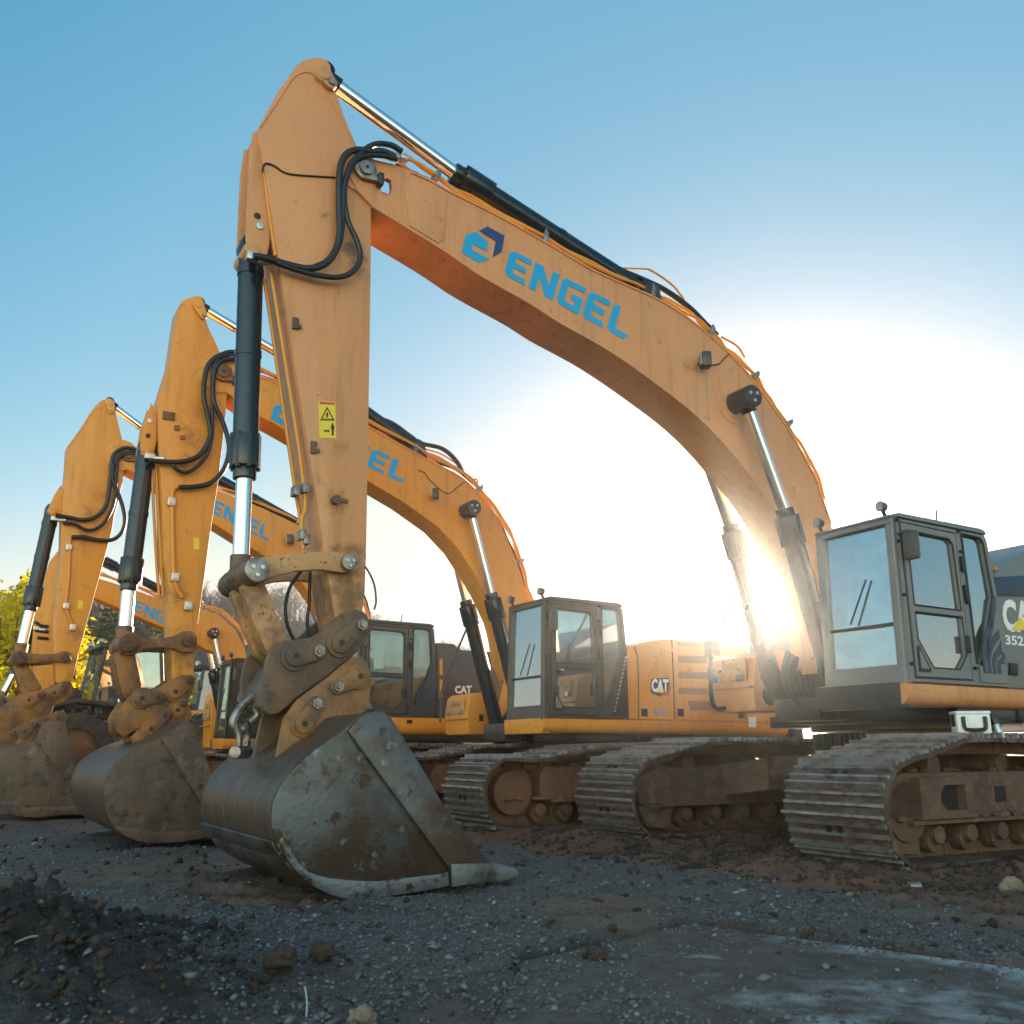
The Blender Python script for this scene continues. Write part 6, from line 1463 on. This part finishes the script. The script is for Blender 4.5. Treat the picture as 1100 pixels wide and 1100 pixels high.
# blue tarpaulin over a stack behind the loaders
sx0 = (98-550)/1030*36
st_ = empty("covered_trailer", (sx0, 36, 0), .25); tag(st_, "blue tarpaulin covered trailer behind the wheel loader's cab", "trailer")
t = MB(); bb = [(-2.2, 1.0), (2.2, 1.0), (2.2, 3.6), (1.6, 4.15), (-1.4, 4.25), (-2.2, 3.7)]
t.prism(bb, -1.1, 1.1, .10, 3); t.build("tarpaulin", M['blue'], st_)
t = MB(); t.box((0, 0, .85), (4.5, 2.1, .22), .03)
t.build("trailer_bed", M['charcoal'], st_)
for x in (-1.2, -.2):
    for y in (.95, -.95): t = MB(); t.cyl((x, y-.14, .48), (x, y+.14, .48), .48, n=28, bevel=.05); t.build("wheel", M['tyre'], st_)

# ================================================================ HILL, WOODLAND, TREES
hp = [(-400, 680), (-100, 680), (0, 680), (120, 682), (200, 672), (260, 674), (330, 674), (420, 714), (490, 730), (560, 740), (640, 752), (720, 766), (820, 786), (1000, 795), (1500, 797)]
def hill_top(px, Y): return EYE+(808-np.interp(px, [p[0] for p in hp], [p[1] for p in hp]))/1065*Y
hx = np.linspace(-500, 1500, 90); hv = np.linspace(0, 1, 14); Hh = []
for tt in hv:
    Y = 60+75*tt
    X = (hx-550)/1030*Y; top = hill_top(hx, 135.)
    Z = top*np.sin(np.clip(tt*1.15, 0, 1)*math.pi/2)**1.4+(fbm(X, X*0+Y, .04, 3, 31)-.5)*2*tt-.3
    Hh.append(np.c_[X, X*0+Y, Z])
Hv = np.concatenate(Hh); nxh = len(hx)
i = np.arange(13*(nxh-1)); a = (i//(nxh-1))*nxh+i % (nxh-1)
hillmat = mat("leaf_litter_hillside", (0.085, 0.065, 0.045), .95, var=(0.06, 0.06, 0.035), vscale=.05)
kind(np_mesh("hills", Hv, np.c_[a, a+1, a+nxh+1, a+nxh], hillmat, smooth=True), "structure")
# bare woodland on the hill: one far mass
def hill_z(px, Y):
    tt = (Y-60)/75; top = hill_top(px, 135.); return top*np.sin(np.clip(tt*1.15, 0, 1)*math.pi/2)**1.4-.3
rb = np.random.default_rng(11)
def tapers(P, Q, R):
    """thin three-sided tapers from P to Q, all at once"""
    D = Q-P; D = D/np.linalg.norm(D, axis=1, keepdims=True); Uv = np.cross(D, np.array([0.3, .9, .2])); Uv /= np.linalg.norm(Uv, axis=1, keepdims=True); Vv = np.cross(D, Uv); R = R[:, None]
    V = np.stack([P+R*Uv, P+R*(-.5*Uv+.87*Vv), P+R*(-.5*Uv-.87*Vv), Q], 1).reshape(-1, 3)
    k = np.arange(len(P))[:, None, None]*4; F = (np.array([[0, 1, 3], [1, 2, 3], [2, 0, 3]])[None]+k).reshape(-1, 3)
    return V, F
NT, NB, NW = 1900, 9, 3
px_ = rb.uniform(-150, 800, NT); Yt = rb.uniform(72, 134, NT); Xt = (px_-550)/1030*Yt; zt_ = np.array([float(hill_z(a, b)) for a, b in zip(px_, Yt)]); ht_ = rb.uniform(2.6, 4.6, NT)*np.where(px_ < 640, 1, .7)
B0 = np.c_[Xt, Yt, zt_-.3]; T0 = np.c_[Xt+rb.normal(size=NT)*.4, Yt, zt_+ht_]
u_ = rb.uniform(.25, .95, (NT, NB, 1)); Pb = B0[:, None]*(1-u_)+T0[:, None]*u_; an_ = rb.uniform(0, 6.28, (NT, NB, 1)); Lb = ht_[:, None, None]*(1-u_)*.55+.45
Qb = Pb+np.concatenate([np.cos(an_)*Lb*.75, np.sin(an_)*Lb*.4, Lb*.75], 2); Pb, Qb = Pb.reshape(-1, 3), Qb.reshape(-1, 3)
w_ = rb.uniform(.3, .95, (len(Pb), NW, 1)); Pw = Pb[:, None]*(1-w_)+Qb[:, None]*w_; aw = rb.uniform(0, 6.28, (len(Pb), NW, 1))
Qw = Pw+np.concatenate([np.cos(aw)*.5, np.sin(aw)*.3, .5+0*aw], 2); Pw, Qw = Pw.reshape(-1, 3), Qw.reshape(-1, 3)
TV, TF = tapers(np.concatenate([B0, Pb, Pw]), np.concatenate([T0, Qb, Qw]), np.concatenate([np.full(NT, .10), np.full(len(Pb), .04), np.full(len(Pw), .03)]))
barkmat = mat("grey_brown_bark", (0.075, 0.052, 0.04), .9)
kind(np_mesh("far_woods", TV, TF, barkmat), "stuff")

def leaf_mat(name, c1, c2):
    m = bpy.data.materials.new(name); m.use_nodes = True; n = m.node_tree; n.nodes.clear()
    o = n.nodes.new("ShaderNodeOutputMaterial"); mx = n.nodes.new("ShaderNodeMixShader"); d = n.nodes.new("ShaderNodeBsdfDiffuse"); t = n.nodes.new("ShaderNodeBsdfTranslucent")
    g = n.nodes.new("ShaderNodeNewGeometry"); r = n.nodes.new("ShaderNodeMix"); r.data_type = 'RGBA'
    r.inputs[6].default_value = (*c1, 1); r.inputs[7].default_value = (*c2, 1); n.links.new(g.outputs["Random Per Island"], r.inputs[0])
    n.links.new(r.outputs[2], d.inputs[0]); n.links.new(r.outputs[2], t.inputs[0]); mx.inputs[0].default_value = .5
    n.links.new(d.outputs[0], mx.inputs[1]); n.links.new(t.outputs[0], mx.inputs[2]); n.links.new(mx.outputs[0], o.inputs[0]); return m
M['leaf_yellow'] = leaf_mat("yellow_green_spring_leaf", (0.85, 0.64, 0.015), (0.50, 0.44, 0.02))
M['leaf_dark'] = leaf_mat("dark_conifer_needle", (0.018, 0.045, 0.022), (0.045, 0.075, 0.025))
M['leaf_sunlit_tone'] = leaf_mat("sunlit_tone_conifer_needle", (0.06, 0.08, 0.02), (0.13, 0.12, 0.03))  # needle colour yellowed and lightened in place of sunlight on the tree
def leaf_quads(C, size, seed, droop=.0):
    r = np.random.default_rng(seed); n = len(C); a = r.normal(size=(n, 3)); a /= np.linalg.norm(a, axis=1, keepdims=True)
    b = np.cross(a, r.normal(size=(n, 3))); b /= np.linalg.norm(b, axis=1, keepdims=True); s = size*(.6+.8*r.random((n, 1)))
    V = np.stack([C-a*s, C+b*s*.45, C+a*s, C-b*s*.45], 1).reshape(-1, 3); return V, np.arange(4*n).reshape(-1, 4)
def broadleaf(name, loc, h, wd, leaf, label, cat, n=5200, seed=1, size=.13, group=None, trunks=1):
    R_ = empty(name, loc, 0, label, cat, group); r = np.random.default_rng(seed); C = []; t = MB()
    for k in range(trunks):
        ox = (k-(trunks-1)/2)*.5
        t.tube([(ox*.4, 0, -.1), (ox*.6+.1, .05, h*.3), (ox+.05, -.05, h*.6), (ox, 0, h*.9)], .035*h/trunks**.5*.5, n=8, r_end=.02)
    for k in range(26):
        u = r.uniform(.18, .95); an = r.uniform(0, 6.28); L = wd*(.55+.5*math.sin(math.pi*min(u*1.05, 1)))*r.uniform(.6, 1.1); b = Vector((r.normal()*.1, r.normal()*.1, h*u*.8))
        e = Vector((math.cos(an)*L, math.sin(an)*L, h*u*.8+h*.22*r.uniform(.5, 1.2))); md = (b+e)/2+Vector((0, 0, -.1))
        t.tube([b, md, e], .03, n=5, r_end=.008, smooth=2)
        m_ = n//26; s = r.uniform(.25, 1.05, m_)[:, None]; c = np.array(b)*(1-s)+np.array(e)*s; C.append(c+r.normal(size=(m_, 3))*np.array([.26, .26, .24])*wd*.55*(.5+s*.6))
    t.build("trunk", barkmat, R_, angle=80); V_, F_ = leaf_quads(np.concatenate(C), size, seed); np_mesh("crown", V_, F_, leaf, R_); return R_
def conifer(name, loc, h, wd, leaf, label, cat, n=6000, seed=1, group=None):
    R_ = empty(name, loc, 0, label, cat, group); r = np.random.default_rng(seed); t = MB(); C = []
    t.tube([(0, 0, -.1), (.05, 0, h*.5), (0, 0, h)], .02*h, n=8, r_end=.02, smooth=2); nb = 64
    for k in range(nb):
        u = .10+.88*(k/nb); an = k*2.4+r.normal()*.3; L = wd*(1-u)**.85*r.uniform(.65, 1.15)+.15; z = h*u
        e = np.array([math.cos(an)*L, math.sin(an)*L, z-.10*L+.12*L*r.normal()*.5]); b = np.array([0, 0, z+.05*h*0])
        t.tube([tuple(b), tuple((b+e)/2+np.array([0, 0, .05*L])), tuple(e)], .025, n=4, r_end=.006, smooth=1)
        m_ = int(n/nb*(1.8*(1-u)+.25)); s = r.uniform(.12, 1.05, m_)[:, None]**.8; c = b*(1-s)+e*s; C.append(c+r.normal(size=(m_, 3))*np.array([.16, .16, .10])*(L*.55+.15))
    t.build("trunk", barkmat, R_, angle=80); V_, F_ = leaf_quads(np.concatenate(C), .15, seed); np_mesh("crown", V_, F_, leaf, R_); return R_
def at_px(px, Y): return ((px-550)/1030*Y, Y, 0)
def ht(py, Y): return EYE+(808-py)/1045*Y
GY = "yellow green shrubs at the left edge"; GC = "conifers behind the machines"
broadleaf("willow_tree", at_px(20, 30), ht(606, 30), 1.7, M['leaf_yellow'], "tall bright yellow green willow at the left edge behind the fourth stick", "tree", 11000, 41, .12, None, 3)
broadleaf("willow_tree", at_px(-20, 28), ht(640, 28), 1.5, M['leaf_yellow'], "lower yellow green willow cut by the left border", "tree", 7000, 42, .12, None, 3)
broadleaf("yellow_shrub", at_px(118, 39), ht(700, 39), .95, M['leaf_yellow'], "small yellow shrub showing above the wheel loader's cab roof", "shrub", 2600, 43, .13, None, 3)
broadleaf("yellow_shrub", at_px(78, 37.5), ht(728, 37.5), .9, M['leaf_yellow'], "yellow shrub between the third stick and the loader's post", "shrub", 2600, 44, .13, None, 3)
broadleaf("yellow_shrub", at_px(47, 30), ht(728, 30), .8, M['leaf_yellow'], "low yellow shrub seen through the third excavator's linkage", "shrub", 2400, 45, .12, None, 3)
for k, (px, py, Y, wd, lf, lab) in enumerate(((3, 604, 50, 2.6, 'leaf_dark', "tall dark conifer at the left edge above the yellow willow"), (25, 606, 56, 2.2, 'leaf_dark', "dark conifer whose tip rises just left of the third cylinder"),
        (102, 636, 52, 3.4, 'leaf_sunlit_tone', "sunlit olive conifer right of the third stick under the far boom"), (150, 652, 55, 3.2, 'leaf_sunlit_tone', "olive conifer behind the second excavator's chrome rod"),
        (128, 655, 62, 3.2, 'leaf_dark', "dark conifer between the two olive conifers"), (185, 660, 60, 3.2, 'leaf_dark', "dark conifer hidden mostly by the second stick"), (70, 640, 60, 3.0, 'leaf_dark', "dark conifer directly behind the third stick"))):
    conifer("conifer", at_px(px, Y), ht(py, Y), wd, M[lf], lab, "conifer", 5200, 60+k)

# ================================================================ HAZE, ADDED FOR THE GLOW AROUND THE SUN
hz = bpy.data.materials.new("sun_glare_air"); hz.use_nodes = True; n = hz.node_tree
for x in list(n.nodes):
    if x.type != 'OUTPUT_MATERIAL': n.nodes.remove(x)
v = n.nodes.new("ShaderNodeVolumePrincipled"); v.inputs["Color"].default_value = (.94, .97, 1, 1); v.inputs["Density"].default_value = .0010; v.inputs["Anisotropy"].default_value = .92
n.links.new(v.outputs[0], [x for x in n.nodes if x.type == 'OUTPUT_MATERIAL'][0].inputs["Volume"])
m_ = MB(); m_.box((0, 45, 11.5), (420, 260, 26)); hzo = m_.build("haze", hz, smooth=False); kind(hzo, "stuff")
